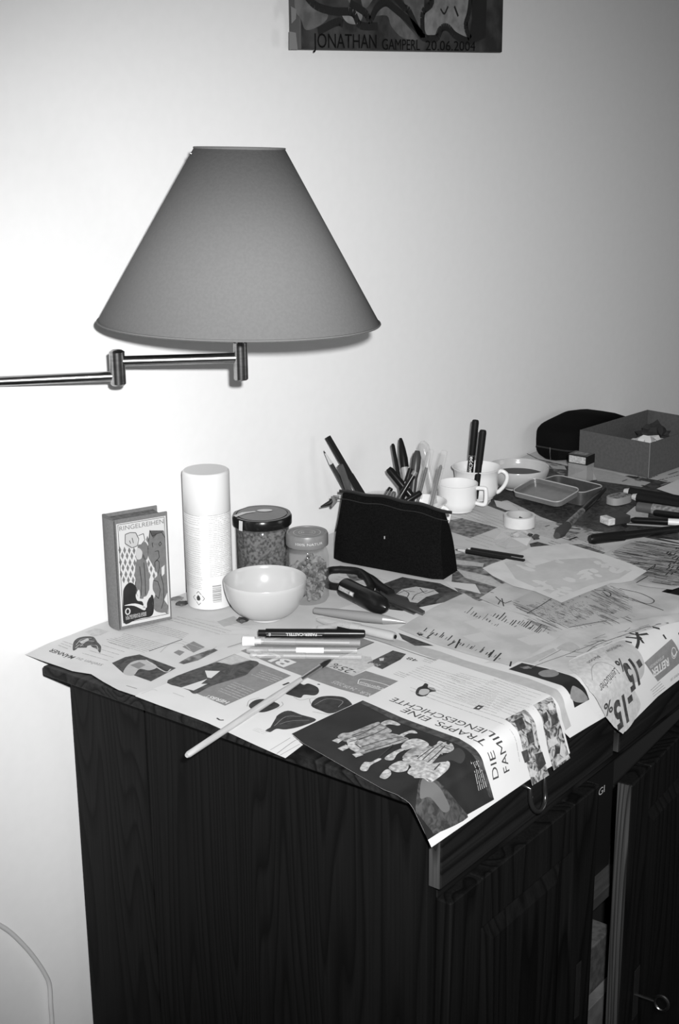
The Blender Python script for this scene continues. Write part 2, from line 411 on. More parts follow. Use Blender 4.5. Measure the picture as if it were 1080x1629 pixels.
bk = tag(boxo('book', mat('book_cloth_black', .006, .6), None, xg-.05, xg+.035, yb, yb+.16, zs+.0005, .69, bevel=.002), 'tall black bound book standing on the shelf behind the door gap', 'book')
zg = wp(957, 1262, yb).z
ik = Ink(Plane((xg, yb-.0006, zg), (1, 0, 0), (0, 0, 1))); ik.text('GI', (-.010, 0), (.007, 0), .011, px=False); ik.build('spine_lettering', mat('ink_silver', .6, .5), bk, .0003)
g1 = wp(950, 1500, -.53)
tag(boxo('photo_album', mat('album_grey', .12, .7, var=.4, scale=120), None, g1.x-.08, g1.x+.05, -.53, -.20, .0705, g1.z, bevel=.002), 'grey album standing in the lower compartment behind the door gap', 'album')
tag(boxo('paper_stack', mat('stack_grey', .20, .8, var=.3, scale=40), None, g1.x-.08, g1.x+.05, -.548, -.532, .0705, g1.z-.07, bevel=.001), 'pale folder leaning on the album inside the sideboard', 'folder')

# ------------------------------------------------------------------ papers on the table
FL = Drape(); FE = Drape(-.574, .030, 78)
def sheet(name, label, cat, poly, m, surf, lay, group=None, px=True):
    q = [surf.hit(*p) for p in poly] if px else poly
    root = empty(name, (sum(p[0] for p in q)/len(q), sum(p[1] for p in q)/len(q), T), label, cat, group)
    ik = Ink(surf); ik.poly(q, px=False); o = ik.build('sheet', m, root, lay); return root
def ink(parent, surf, lay): i = Ink(surf); i.P = parent; i.lay = lay; return i
class Prints:
    def __init__(s, parent, surf, lay): s.p, s.s, s.l, s.k = parent, surf, lay, 0; s.d = {}
    def __call__(s, name, m, step=1):
        k = (name, m.name, step, len(s.d) if name in SPLIT else 0)
        if k not in s.d:
            s.d[k] = (Ink(s.s), name, m, step); s.d[k][0].rnd_ = any(r in name for r in ROUND)
        return s.d[k][0]
    def done(s):
        for ik, name, m, step in s.d.values(): ik.build(name, m, s.p, s.l+.00018*step)
# base newsprint covering the tabletop behind everything
base = sheet('newspaper', 'worn newspaper sheets covering the middle and far table', 'newspaper',
             [(.06, -.01), (.9, -.004), (1.3, -.006), (1.585, -.010), (1.590, -.3), (1.585, -.560), (.9, -.565), (.5, -.50), (.3, -.44), (.12, -.22)], M_news, FL, 0, px=False)
pr = Prints(base, FL, 0)
pr('printed_photo', I_mid2).poly([(712, 828), (735, 824), (792, 840), (748, 856), (714, 845)])
pr('printed_photo', I_mid2).poly([(820, 712), (850, 728), (930, 748), (900, 760), (872, 745), (868, 735)])
pr('printed_photo', I_photo).poly([(868, 738), (905, 742), (900, 772), (872, 765), (850, 790), (780, 800), (784, 778)])
pr('printed_photo', I_photo).poly([(775, 783), (800, 793), (840, 812), (860, 822), (940, 850), (990, 850), (960, 800), (1080, 860), (1080, 770), (1000, 757), (960, 762), (900, 775), (860, 780)])
pr('printed_photo', I_photo).poly([(786, 792), (826, 811), (812, 818), (775, 804)])
pr('light_patch', I_white, 2).poly([(786, 796), (812, 801), (826, 812), (806, 812), (790, 806)])
pr('light_patch', I_lt, 2).poly([(868, 736), (898, 742), (901, 748), (880, 746)])
pr('light_patch', I_lt, 2).poly([(940, 745), (975, 752), (1010, 763), (1035, 768), (1020, 775), (985, 770), (950, 765)])
pr('light_patch', I_lt, 2).poly([(880, 838), (935, 845), (985, 850), (960, 858), (930, 862), (890, 850)])
pr('light_patch', I_pale, 2).poly([(990, 822), (1010, 806), (1032, 812), (1030, 828), (1000, 832)])
pr('light_patch', I_pale, 2).poly([(850, 826), (905, 835), (930, 842), (880, 858), (850, 850), (840, 842)])
pr('printed_photo', I_photo, 2).poly([(842, 865), (855, 862), (894, 872), (878, 883), (846, 874)])
pr('printed_photo', I_mid2, 2).poly([(905, 866), (925, 866), (965, 880), (940, 886)])
pr('printed_photo', I_mid2, 2).poly([(876, 830), (930, 838), (945, 845), (915, 850), (880, 843)])
pr('body_text', I_type).block([(700, 812), (798, 838), (790, 845), (700, 822)], 3, seed=5)
pr('body_text', I_type).block([(700, 862), (780, 880), (760, 884), (700, 870)], 3, seed=6)
pr('body_text', I_type).block([(730, 800), (820, 838), (800, 846), (720, 808)], 4, seed=7)
pr('printed_photo', I_mid2).poly([(722, 882), (740, 878), (800, 893), (768, 908), (815, 934), (760, 958), (735, 948), (718, 930)])
pr('light_patch', I_pale, 2).poly([(722, 890), (770, 897), (768, 903), (722, 898)])
pr('light_patch', I_pale, 2).poly([(726, 906), (780, 918), (800, 930), (790, 934), (740, 920)])
pr('printed_photo', I_photo, 2).poly([(600, 932), (640, 918), (700, 928), (742, 948), (690, 972), (660, 962), (620, 975), (590, 952)])
pr('light_patch', I_pale, 3).poly([(630, 945), (640, 937), (662, 933), (690, 938), (698, 944), (678, 950), (664, 960), (652, 958), (648, 950)])
vs_ = pr('vegetable_lines', I_typed, 5)
for st in ([(632, 945), (645, 940), (660, 942)], [(655, 955), (662, 946), (680, 940)], [(640, 938), (650, 944), (648, 950)], [(668, 936), (676, 944), (690, 940)]): vs_.stroke(st, .0012)
pr('light_patch', mat('patch_mid', .12, .7, c2=.07, scale=60), 2).poly([(690, 940), (730, 945), (742, 949), (705, 964), (695, 962)])
pr('light_patch', I_white, 3).poly([(708, 925), (745, 929), (756, 930), (765, 945), (745, 940), (718, 934)])
pr('printed_photo', I_photo, 2).poly([(1000, 853), (1040, 862), (1080, 872), (1080, 864), (1045, 856), (1018, 850)])
for i, (a, b) in enumerate((((1012, 760), (1040, 750)), ((1045, 765), (1080, 756)), ((1040, 775), (1080, 768)))):
    pr('body_text', I_typed).block([a, b, (b[0]+8, b[1]+6), (a[0]+8, a[1]+6)], 2, w=.002, seed=i)
pr('body_text', I_typed).block([(885, 842), (935, 853), (915, 862), (875, 850)], 4, w=.0015, seed=15)
pr('body_text', I_typed).block([(905, 865), (965, 880), (955, 885), (900, 869)], 2, w=.0015, seed=16)
pr('printed_photo', I_mid).poly([(240, 955), (285, 950), (300, 962), (262, 968)])
pr('printed_photo', I_mid2).poly([(540, 900), (575, 905), (600, 920), (560, 925)])
pr('body_text', I_type).block([(548, 905), (620, 925), (600, 945), (530, 925)], 6, seed=17)
rnd = random.Random(31)
for k in range(26):
    x, y = rnd.choice(((rnd.uniform(835, 960), rnd.uniform(834, 880)), (rnd.uniform(860, 930), rnd.uniform(738, 770)), (rnd.uniform(985, 1075), rnd.uniform(755, 775))))
    s_ = rnd.uniform(4, 12); m_ = rnd.choice((I_photo, I_mid, I_mid2, I_black))
    pr('small_print', m_, 3).stroke([(x, y), (x+s_*1.4, y+s_*rnd.choice((.3, -.5)))], rnd.uniform(.0012, .005))
for k in range(8):
    x, y = rnd.uniform(845, 945), rnd.uniform(838, 872)
    pr('body_text', I_typed, 3).block([(x, y), (x+26, y+8), (x+18, y+13), (x-8, y+5)], 3, w=.0011, seed=60+k)
pr('body_text', I_type, 1).block([(760, 850), (800, 862), (780, 872), (740, 858)], 4, seed=71)
pr('body_text', I_type, 1).block([(800, 800), (850, 812), (838, 822), (790, 808)], 3, seed=72)
pr('body_text', I_type, 1).block([(745, 808), (795, 822), (780, 832), (730, 818)], 4, seed=73)
pr.done()
# page A, far left
pA = sheet('newspaper', 'newspaper page hanging over the left table corner, with a dark photo and small dark drawing', 'newspaper',
   [(40, 1043), (66, 1052), (98, 1062), (115, 1068), (145, 1073), (165, 1086), (188, 1099), (215, 1108), (245, 1114), (300, 1090), (440, 1032), (560, 985), (545, 960), (470, 960), (360, 960), (280, 955), (205, 977), (150, 996), (110, 1013), (80, 1024)], M_news, FL, .0010)
pr = Prints(pA, FL, .0010)
pr('headline', I_typed).text('MÄNNER', (121, 1046), (84, 1034), .009, bold=.01)
pr('headline', I_type).text('stehen zu', (165, 1058), (125, 1047), .008)
pr('drawing', I_photo).poly([(116, 1036), (117, 1024), (124, 1017), (137, 1014), (149, 1015), (155, 1023), (158, 1026), (161, 1031), (159, 1040), (154, 1034), (147, 1031), (141, 1026), (137, 1032), (128, 1027), (122, 1034)])
dl_ = pr('drawing_lines', I_pale, 2)
for st in ([(121, 1028), (130, 1019), (146, 1017)], [(128, 1030), (138, 1022), (150, 1022)], [(144, 1028), (154, 1029), (156, 1036)], [(120, 1033), (126, 1028), (133, 1029)]): dl_.stroke(st, .0009)
pr('drawing_light', I_pale, 2).poly([(126, 1023), (140, 1017), (142, 1020), (130, 1026)])
pr('body_text', I_type).block([(172, 1052), (130, 1040), (180, 1018), (215, 1030)], 6, seed=21)
pr('body_text', I_type).block([(230, 1040), (165, 1020), (195, 1008), (262, 1028)], 8, seed=22)
pr('body_text', I_type).block([(290, 1018), (215, 998), (235, 990), (300, 1010)], 5, seed=23)
pr('body_text', I_type).block([(350, 1010), (262, 985), (275, 980), (368, 1005)], 3, seed=24)
pr('body_text', I_type).block([(108, 1034), (92, 1028), (100, 1022), (118, 1028)], 3, seed=25)
pr('printed_photo', I_photo).poly([(178, 1056), (199, 1047), (222, 1043), (240, 1050), (280, 1064), (240, 1085), (214, 1076), (205, 1070), (196, 1072)])
pr('drawing_light', I_lt, 2).poly([(196, 1072), (208, 1056), (230, 1052), (250, 1062), (238, 1068), (222, 1066), (212, 1076)])
pr('drawing_light', I_mid, 3).poly([(207, 1060), (222, 1055), (232, 1060), (220, 1066)])
pr('drawing_light', I_pale, 3).stroke([(232, 1052), (262, 1070), (272, 1066)], .0018)
pr('printed_photo', I_mid).poly([(290, 1031), (308, 1022), (326, 1031), (308, 1040)])
pr('printed_photo', I_mid).poly([(276, 1040), (284, 1036), (294, 1039), (286, 1045)])
pr('printed_photo', I_mid2).poly([(284, 1056), (300, 1047), (340, 1033), (347, 1036), (315, 1052), (292, 1058)])
pr('rule', I_typed).stroke([(237, 1038), (290, 1019)], .0014)
pr('rule', I_lt).stroke([(255, 1040), (270, 1027), (290, 1026), (305, 1038)], .0012)
pr('rule', I_lt).stroke([(290, 1022), (330, 1035), (345, 1030)], .0008)
pr('rule', I_type).stroke([(201, 1092), (218, 1097)], .0015)
pr('body_text', I_pale).block([(420, 985), (330, 990), (340, 1010), (440, 1010)], 4, seed=26)
pr('printed_photo', I_lt).poly([(345, 990), (372, 981), (386, 990), (356, 998)])
pr('rule', I_lt).stroke([(310, 985), (350, 993), (400, 1000)], .0008)
pr('printed_photo', I_pale).poly([(135, 1007), (152, 1000), (174, 1005), (160, 1012), (148, 1014)])
pr.done()
# page B: fashion photo, leaves, offers
pB = sheet('newspaper', 'newspaper page with fashion photo, four dark leaf pictures and a minus 25 percent offer', 'newspaper',
   [(215, 1110), (223, 1104), (243, 1098), (300, 1074), (398, 1034), (500, 1000), (560, 1010), (640, 1030), (715, 1053), (640, 1088), (575, 1121), (466, 1173), (482, 1187), (454, 1208), (330, 1153)], M_white, FL, .0018)
pr = Prints(pB, FL, .0018)
pr('fashion_photo', I_mid).poly([(267, 1084), (345, 1054), (373, 1043), (463, 1077), (358, 1126)])
pr('fashion_photo_dark', I_photo, 2).poly([(267, 1084), (345, 1056), (368, 1061), (398, 1054), (412, 1058), (400, 1068), (390, 1077), (360, 1086), (335, 1094), (311, 1106), (300, 1100), (290, 1096)])
pr('fashion_photo_light', I_pale, 3).poly([(345, 1056), (373, 1044), (398, 1053), (368, 1060)])
pr('fashion_photo_light', I_white, 3).poly([(326, 1069), (350, 1070), (336, 1081), (330, 1080)])
pr('fashion_photo_light', I_white, 3).poly([(288, 1096), (330, 1082), (320, 1090), (306, 1098), (330, 1090), (308, 1101)])
pr('photo_caption', I_pale, 3).block([(405, 1101), (372, 1088), (345, 1100), (380, 1115)], 6, seed=31)
pr('photo_caption', I_pale, 3).block([(450, 1082), (415, 1070), (400, 1076), (435, 1088)], 4, seed=32)
pr('photo_caption', I_white, 3).text('HERBST', (366, 1120), (330, 1108), .007, bold=.03)
pr('offer_panel', I_mid).poly([(383, 1038), (420, 1024), (470, 1012), (560, 1012), (700, 1052), (637, 1087), (588, 1112), (540, 1098), (440, 1063)])
pr('offer_box', I_white, 2).poly([(568, 1036), (596, 1024), (698, 1055), (635, 1087), (582, 1070), (562, 1078), (518, 1062), (535, 1052)])
pr('offer_lettering', I_white, 2).text('BU', (471, 1057), (428, 1040), .021, bold=.03)
pr('offer_lettering', I_white, 2).text('!', (417, 1041), (405, 1038), .021, bold=.03)
pr('offer_panel', I_pale, 3).poly([(560, 1044), (590, 1048), (595, 1062), (562, 1078), (518, 1063), (533, 1050)])
pr('offer_lettering', I_typed, 4).text('-25%', (570, 1071), (534, 1058), .013)
pr('goods_photo', I_photo, 3).poly([(584, 1058), (625, 1038), (646, 1044), (637, 1053), (608, 1068)])
pr('goods_photo_light', I_pale, 4).poly([(603, 1051), (611, 1050), (610, 1055), (604, 1055)])
pr('offer_lettering', I_pale, 5).text('2015', (606, 1062), (590, 1057), .006)
pr('offer_lettering', I_typed, 4).text('48', (667, 1054), (651, 1049), .008)
pr('offer_lettering', I_type, 4).block([(690, 1060), (670, 1054), (678, 1050), (695, 1056)], 3, seed=33)
pr('offer_lettering', I_type, 4).block([(645, 1082), (625, 1075), (632, 1071), (650, 1078)], 3, seed=34)
pr('offer_lettering', I_pale, 3).text('NUR - 24.09.2025', (594, 1108), (533, 1085), .0075)
for st in ([(569, 1090), (576, 1083), (619, 1094), (612, 1101), (569, 1090)],): pr('offer_lettering', I_white, 3).stroke(st, .0011)
pr('offer_lettering', I_white, 3).text('Lagerhaus', (611, 1098), (574, 1087), .006)
pr('rule', I_mid).stroke([(362, 1032), (420, 1015), (500, 1005)], .0015)
pr('rule', I_photo, 3).stroke([(568, 1036), (595, 1024)], .0015)
# dark leaves
pr('leaf_picture', I_black).poly([(453, 1104), (462, 1091), (475, 1088), (483, 1091), (491, 1089), (505, 1095), (507, 1103), (500, 1108), (484, 1107), (478, 1112), (465, 1109)])
pr('leaf_picture', I_black).poly([(495, 1125), (503, 1113), (520, 1109), (545, 1111), (558, 1120), (559, 1128), (542, 1134), (525, 1138), (512, 1134)])
pr('leaf_picture', I_black).poly([(396, 1127), (405, 1117), (423, 1115), (445, 1124), (430, 1133), (412, 1136)])
pr('leaf_picture', I_black).poly([(422, 1165), (433, 1158), (441, 1152), (440, 1142), (458, 1133), (480, 1140), (503, 1148), (480, 1158), (455, 1163), (440, 1162), (430, 1167)])
pr('leaf_line', I_mid, 2).stroke([(500, 1124), (520, 1114), (545, 1118), (538, 1128)], .0008)
pr('leaf_line', I_mid, 2).stroke([(436, 1158), (455, 1143), (480, 1143)], .0008)
pr('leaf_line', I_mid, 2).stroke([(445, 1155), (462, 1150), (492, 1149)], .0008)
for st in ([(494, 1122), (493, 1114), (503, 1112)], [(393, 1127), (397, 1117), (412, 1113)], [(440, 1131), (450, 1124), (448, 1119)], [(467, 1111), (478, 1116), (492, 1113)], [(497, 1135), (525, 1140), (540, 1137)]):
    pr('leaf_line', I_type, 2).stroke(st, .0007)
pr('leaf_line', I_black, 2).stroke([(450, 1092), (460, 1088)], .003); pr('leaf_line', I_black, 2).stroke([(345, 1146), (350, 1149), (356, 1149)], .002)
pr('leaf_line', I_typed, 2).stroke([(505, 1090), (509, 1091)], .002)
pr('rule', I_type).stroke([(440, 1201), (470, 1180), (478, 1184)], .0009); pr('rule', I_type).stroke([(446, 1203), (477, 1186)], .0007); pr('rule', I_type).stroke([(430, 1195), (462, 1176)], .0007)
pr('rule', I_lt).stroke([(225, 1106), (243, 1099), (250, 1101)], .0007); pr('rule', I_lt).stroke([(275, 1104), (293, 1111)], .001)
pr('small_text', I_pale).block([(420, 1170), (400, 1163), (405, 1160), (428, 1167)], 3, seed=37)
pr.done()
# page D under the writing sheet and the trapp page
pD = sheet('newspaper', 'newspaper with grey margin strip and black photo between the family page and the flyer', 'newspaper',
   [(500, 985), (560, 1012), (640, 1040), (715, 1060), (780, 1085), (860, 1112), (890, 1160), (904, 1174), (930, 1158), (960, 1140), (985, 1120), (960, 1070), (1000, 1010), (900, 985), (740, 955), (640, 975), (560, 965)], M_white, FL, .0026)
pr = Prints(pD, FL, .0026)
pr('grey_strip', I_lt).poly([(560, 998), (640, 1023), (700, 1040), (740, 1054), (790, 1069), (840, 1083), (885, 1100), (896, 1125), (906, 1155), (897, 1162), (885, 1128), (874, 1110), (840, 1100), (780, 1080), (715, 1060), (640, 1034), (550, 1008)])
pr('rule', I_mid, 2).stroke([(560, 1012), (600, 1022), (660, 1044), (700, 1056)], .0018)
pr('night_photo', I_dk, 2).poly([(809, 1069), (830, 1059), (870, 1068), (905, 1078), (922, 1090), (934, 1113), (911, 1126), (903, 1105), (893, 1094), (870, 1087), (840, 1078)])
pr('night_photo_light', I_mid, 3).poly([(856, 1076), (864, 1071), (880, 1070), (889, 1076), (880, 1081), (864, 1081)])
pr('night_photo_light', I_mid, 3).poly([(905, 1112), (908, 1095), (916, 1096), (932, 1112), (920, 1118)])
pr('night_photo_light', I_mid2, 3).poly([(826, 1066), (840, 1064), (846, 1068), (834, 1069)])
pr('small_photo', I_photo, 2).poly([(634, 1010), (645, 1014), (690, 1031), (660, 1031), (640, 1020)])
pr.done()
# page C: the big front page over the corner
pC = sheet('newspaper', 'front newspaper page over the table corner with large dark stage photo and family headline', 'newspaper',
   [(463, 1172), (482, 1187), (520, 1209), (567, 1236), (610, 1261), (636, 1273), (647, 1280), (654, 1290), (668, 1320), (681, 1348), (760, 1294), (835, 1242), (893, 1207), (903, 1198), (892, 1155), (876, 1111), (850, 1101), (780, 1079), (715, 1058), (698, 1053), (637, 1086), (575, 1119)], M_white, FL, .0034)
pr = Prints(pC, FL, .0034)
pr('stage_photo', I_dk).poly([(464, 1172), (482, 1187), (520, 1209), (567, 1236), (610, 1261), (636, 1273), (647, 1280), (654, 1290), (668, 1320), (675, 1336), (730, 1301), (782, 1272), (774, 1245), (765, 1217), (750, 1193), (730, 1180), (700, 1169), (640, 1147), (577, 1119)])
pr('photo_border', I_photo, 2).poly([(577, 1120), (640, 1148), (700, 1170), (730, 1181), (750, 1194), (765, 1218), (781, 1270), (774, 1268), (757, 1222), (744, 1200), (722, 1187), (690, 1175), (630, 1153), (574, 1124)])
Cf = pr('stage_figures', mat('figure_grey', .36, .6, .2, c2=.16, scale=160), 2); Cl = pr('stage_figures_light', mat('figure_light', .50, .6, .2, c2=.25, scale=200), 3)
Cf.poly([(537, 1178), (545, 1172), (560, 1170), (598, 1155), (606, 1157), (617, 1163), (622, 1170), (590, 1180), (571, 1182), (560, 1186), (548, 1185)])
Cf.poly([(560, 1196), (564, 1182), (590, 1180), (618, 1172), (640, 1176), (650, 1182), (625, 1190), (590, 1200), (572, 1205)])
Cf.poly([(640, 1210), (655, 1195), (678, 1190), (690, 1193), (710, 1185), (700, 1200), (680, 1216), (668, 1206)])
Cl.poly([(528, 1184), (536, 1180), (545, 1183), (538, 1188)]); Cl.poly([(537, 1196), (550, 1190), (557, 1194), (545, 1200)]); Cl.poly([(560, 1205), (572, 1202), (578, 1206), (566, 1210)])
Cl.poly([(552, 1184), (560, 1178), (568, 1182), (564, 1190), (575, 1192), (568, 1200), (556, 1196)])
Cl.poly([(606, 1156), (620, 1151), (636, 1157), (633, 1160), (620, 1158), (612, 1160)]); Cl.poly([(634, 1175), (655, 1167), (664, 1172), (650, 1172), (640, 1178)])
Cl.poly([(638, 1192), (648, 1183), (662, 1180), (676, 1184), (682, 1190), (672, 1196), (658, 1194), (645, 1198)])
Cl.poly([(612, 1210), (625, 1201), (640, 1195), (644, 1197), (632, 1204), (626, 1213), (616, 1214)])
Cl.poly([(573, 1226), (580, 1217), (590, 1217), (602, 1211), (606, 1213), (590, 1222), (584, 1231), (575, 1231)])
Cl.poly([(604, 1240), (612, 1230), (620, 1229), (622, 1237), (614, 1244), (607, 1243)])
Cl.poly([(618, 1226), (630, 1217), (642, 1215), (650, 1221), (646, 1231), (630, 1233)])
Cl.poly([(640, 1212), (660, 1208), (668, 1212), (672, 1222), (660, 1229), (652, 1222)])
Cl.poly([(668, 1205), (695, 1189), (705, 1186), (712, 1192), (700, 1205), (690, 1216), (682, 1223), (672, 1222), (666, 1214)])
Cl.poly([(695, 1190), (700, 1184), (712, 1190), (718, 1188), (722, 1197), (712, 1203), (704, 1200), (703, 1206)])
Cf.poly([(658, 1225), (668, 1212), (680, 1209), (688, 1216), (690, 1230), (680, 1240), (668, 1236)])
Cl.poly([(648, 1234), (656, 1224), (665, 1228), (670, 1238), (690, 1236), (706, 1222), (710, 1216), (714, 1218), (710, 1228), (690, 1244), (680, 1248), (672, 1243), (660, 1243), (657, 1240)])
pr('stage_light_beam', I_photo, 2).poly([(668, 1243), (690, 1244), (716, 1285), (740, 1300), (690, 1325), (680, 1320), (664, 1300), (656, 1285)])
pr('stage_light_beam', mat('beam_grey', .12, .6), 3).poly([(670, 1245), (684, 1246), (710, 1283), (700, 1292), (680, 1270), (664, 1272)])
pr('stage_light_beam', mat('crowd_grey', .035, .6), 2).poly([(690, 1215), (712, 1205), (728, 1195), (738, 1205), (730, 1218), (714, 1214), (706, 1222), (694, 1226)])
fl = pr('figure_folds', mat('fold_dark', .03, .6), 5)
for st in ([(545, 1184), (575, 1174), (605, 1158)], [(556, 1186), (590, 1176), (615, 1164)], [(575, 1194), (610, 1183), (640, 1177)], [(580, 1200), (615, 1190), (646, 1180)], [(571, 1183), (600, 1172)], [(600, 1212), (625, 1190)], [(566, 1190), (574, 1196)], [(672, 1214), (690, 1198), (704, 1188)], [(680, 1218), (696, 1204), (708, 1192)], [(664, 1212), (690, 1193)], [(560, 1176), (590, 1166)], [(700, 1192), (716, 1198)], [(690, 1230), (700, 1220)]): fl.stroke(st, .0012)
pr('photo_caption', I_pale, 3).block([(757, 1258), (744, 1213), (756, 1212), (769, 1252)], 5, w=.0009, seed=41, ragged=.05)
hd = pr('headline', I_typed)
hd.text('DIE TRAPPS. EINE', (789, 1237), (646, 1131), .0115, bold=.0, big=True)
hd.text('FAMILIENGESCHICHTE', (806, 1226), (628, 1114), .0115, bold=.0, big=True)
pr('body_text', I_type).block([(822, 1212), (640, 1098), (648, 1096), (832, 1206)], 2, w=.0008, seed=42)
pr('body_text', I_type).block([(775, 1135), (690, 1104), (716, 1082), (793, 1107)], 9, w=.0007, seed=43)
pr('body_text', I_type).block([(790, 1140), (720, 1112), (790, 1082), (838, 1100)], 14, w=.0007, seed=44)
pr('body_text', I_type).block([(700, 1098), (645, 1076), (668, 1062), (748, 1085)], 7, w=.0007, seed=45)
pr('body_text', I_type).block([(740, 1092), (710, 1080), (725, 1073), (790, 1092)], 5, w=.0007, seed=49)
pr('body_text', I_type).block([(815, 1143), (780, 1128), (800, 1115), (855, 1130)], 6, w=.0007, seed=46)
pr('body_text', I_type).block([(845, 1118), (822, 1110), (840, 1098), (868, 1106)], 4, w=.0007, seed=47)
pr('body_text', I_pale).block([(720, 1112), (690, 1098), (700, 1090), (740, 1103)], 4, w=.0007, seed=48)
pr('portrait', I_black, 1).poly([(661, 1105), (665, 1098), (672, 1095), (676, 1091), (681, 1093), (681, 1098), (694, 1103), (684, 1105), (679, 1110), (670, 1112), (663, 1110)])
pr('portrait_face', I_lt, 2).poly([(666, 1106), (669, 1101), (677, 1100), (683, 1102), (681, 1107), (674, 1110), (668, 1109)])
pr('portrait', I_type, 1).poly([(680, 1096), (690, 1098), (694, 1102), (686, 1102)])
pr('logo_box', I_photo).poly([(752, 1132), (761, 1126), (770, 1128), (762, 1134)]); pr('logo_mark', I_white, 2).poly([(758, 1131), (761, 1129), (764, 1130), (761, 1132)])
pr('painting_print', I_paint).poly([(802, 1150), (834, 1133), (842, 1142), (850, 1170), (858, 1200), (869, 1233), (842, 1250), (836, 1226), (826, 1190), (815, 1160)])
pr('painting_print', I_paint).poly([(847, 1126), (875, 1111), (882, 1132), (890, 1160), (899, 1195), (903, 1206), (876, 1226), (869, 1200), (860, 1155), (853, 1134)])
pd_ = pr('painting_dark', I_photo, 2); pl = pr('painting_light', I_pale, 3)
for q in ([(815, 1152), (828, 1145), (832, 1160), (820, 1166)], [(832, 1168), (842, 1162), (846, 1180), (836, 1184)], [(846, 1200), (858, 1196), (864, 1215), (852, 1228)], [(858, 1140), (866, 1134), (868, 1146), (861, 1152)], [(862, 1160), (870, 1164), (872, 1176), (864, 1170)], [(878, 1185), (888, 1190), (892, 1198), (880, 1200)], [(824, 1196), (834, 1192), (838, 1210), (830, 1214)], [(872, 1140), (882, 1134), (884, 1150), (874, 1156)]): pd_.poly(q)
for q in ([(830, 1140), (838, 1144), (840, 1154), (833, 1150)], [(842, 1160), (848, 1175), (852, 1192), (846, 1186)], [(866, 1178), (880, 1172), (884, 1182), (870, 1190)], [(888, 1180), (896, 1190), (893, 1206), (886, 1200)], [(838, 1222), (850, 1228), (846, 1236), (838, 1236)], [(868, 1124), (874, 1120), (878, 1130), (870, 1132)], [(826, 1172), (832, 1178), (828, 1184)], [(882, 1212), (900, 1200), (901, 1204), (880, 1219)]): pl.poly(q)
pr.done()
# under sheet H with sketches, then writing sheet, grass drawing, hatched drawing, tissue
pH = sheet('sketch_sheet', 'wrinkled sketched sheet between the writing sheet and the shop flyer', 'paper',
   [(770, 1060), (830, 1058), (870, 1067), (905, 1078), (925, 1075), (935, 1062), (985, 1030), (1040, 1010), (1110, 990), (1100, 960), (1000, 970), (900, 1000), (830, 1040)], M_draw, FL, .0042)
pr = Prints(pH, FL, .0042); rnd = random.Random(3)
pr('pencil_strokes', I_char2).stroke([(840, 1070), (870, 1058), (905, 1045), (960, 1022)], .001)
pr('pencil_strokes', I_char2).stroke([(857, 1058), (890, 1040), (895, 1036)], .0008)
pr('pencil_strokes', I_char2).stroke([(900, 1050), (925, 1048), (950, 1030), (1000, 1012), (1060, 995)], .0012)
pr('pencil_smudge', I_lt).poly([(885, 1036), (905, 1026), (922, 1035), (915, 1042), (895, 1040)])
pr('pencil_smudge', I_lt).poly([(830, 1058), (880, 1036), (885, 1040), (846, 1062)])
for k in range(40):
    x = 900+rnd.random()*150; y = 1037-(x-900)*.22+rnd.uniform(-8, 12); pr('pencil_strokes', I_char2).stroke([(x, y), (x+rnd.uniform(8, 22), y-rnd.uniform(-3, 8))], .0007)
pr.done()
pT = sheet('handwritten_sheet', 'grey washed sheet with lines of brushed handwriting beside the black pouch', 'paper',
   [(738, 949), (756, 960), (800, 973), (850, 990), (905, 1007), (860, 1038), (812, 1066), (750, 1048), (692, 1030), (633, 1005), (655, 992), (690, 972)], M_draw, FL, .0048)
pr = Prints(pT, FL, .0048); w = pr('handwriting', I_char); rnd = random.Random(9)
w.text('W', (660, 1013), (667, 1016), .008); w.text('u', (666, 1015), (680, 1022), .007)
for (x0, y0, x1, y1, n, hh) in ((674, 1010, 795, 1056, 26, 9), (738, 980, 790, 1002, 12, 10), (780, 985, 818, 1003, 10, 11), (822, 998, 866, 1018, 14, 12)):
    for k in range(n):
        t = k/(n-1)+rnd.uniform(-.02, .02); x = x0+(x1-x0)*t; y = y0+(y1-y0)*t; s = hh*rnd.uniform(.35, 1)
        w.stroke([(x, y), (x+s*.5, y-s*.45), (x+s, y-s)] if rnd.random() < .7 else [(x, y), (x+s*.4, y-s*.2)], .0009*rnd.uniform(.6, 1.9))
for a, b in (((777, 1052), (786, 1040)), ((785, 1058), (797, 1045)), ((811, 1067), (813, 1059)), ((724, 1037), (732, 1022)), ((712, 1033), (724, 1026)), ((664, 1013), (668, 1017)), ((680, 1019), (690, 1012))): w.stroke([a, b], .0022)
sm = pr('grey_wash', mat('wash', .50, .8, .1))
for k in range(7):
    x, y = rnd.uniform(690, 840), rnd.uniform(985, 1025); sm.poly([(x, y), (x+30, y-6), (x+48, y+6), (x+20, y+10)])
pr.done()
pG = sheet('grass_drawing', 'charcoal drawing of dense grass strokes under the pale patterned sheet', 'drawing',
   [(762, 958), (795, 936), (850, 915), (930, 905), (975, 922), (1030, 942), (1110, 966), (1105, 975), (1060, 985), (1000, 994), (950, 1002), (905, 1008), (850, 990), (800, 974)], M_draw, FL, .0054)
pr = Prints(pG, FL, .0054); g = pr('grass_strokes', I_char2); rnd = random.Random(12)
sh = pr('grass_shading', mat('graphite_shade', .36, .8, .1, c2=.42, scale=25)); sh.poly([(815, 962), (850, 944), (905, 925), (960, 930), (970, 945), (1005, 985), (960, 998), (905, 1005), (860, 988)])
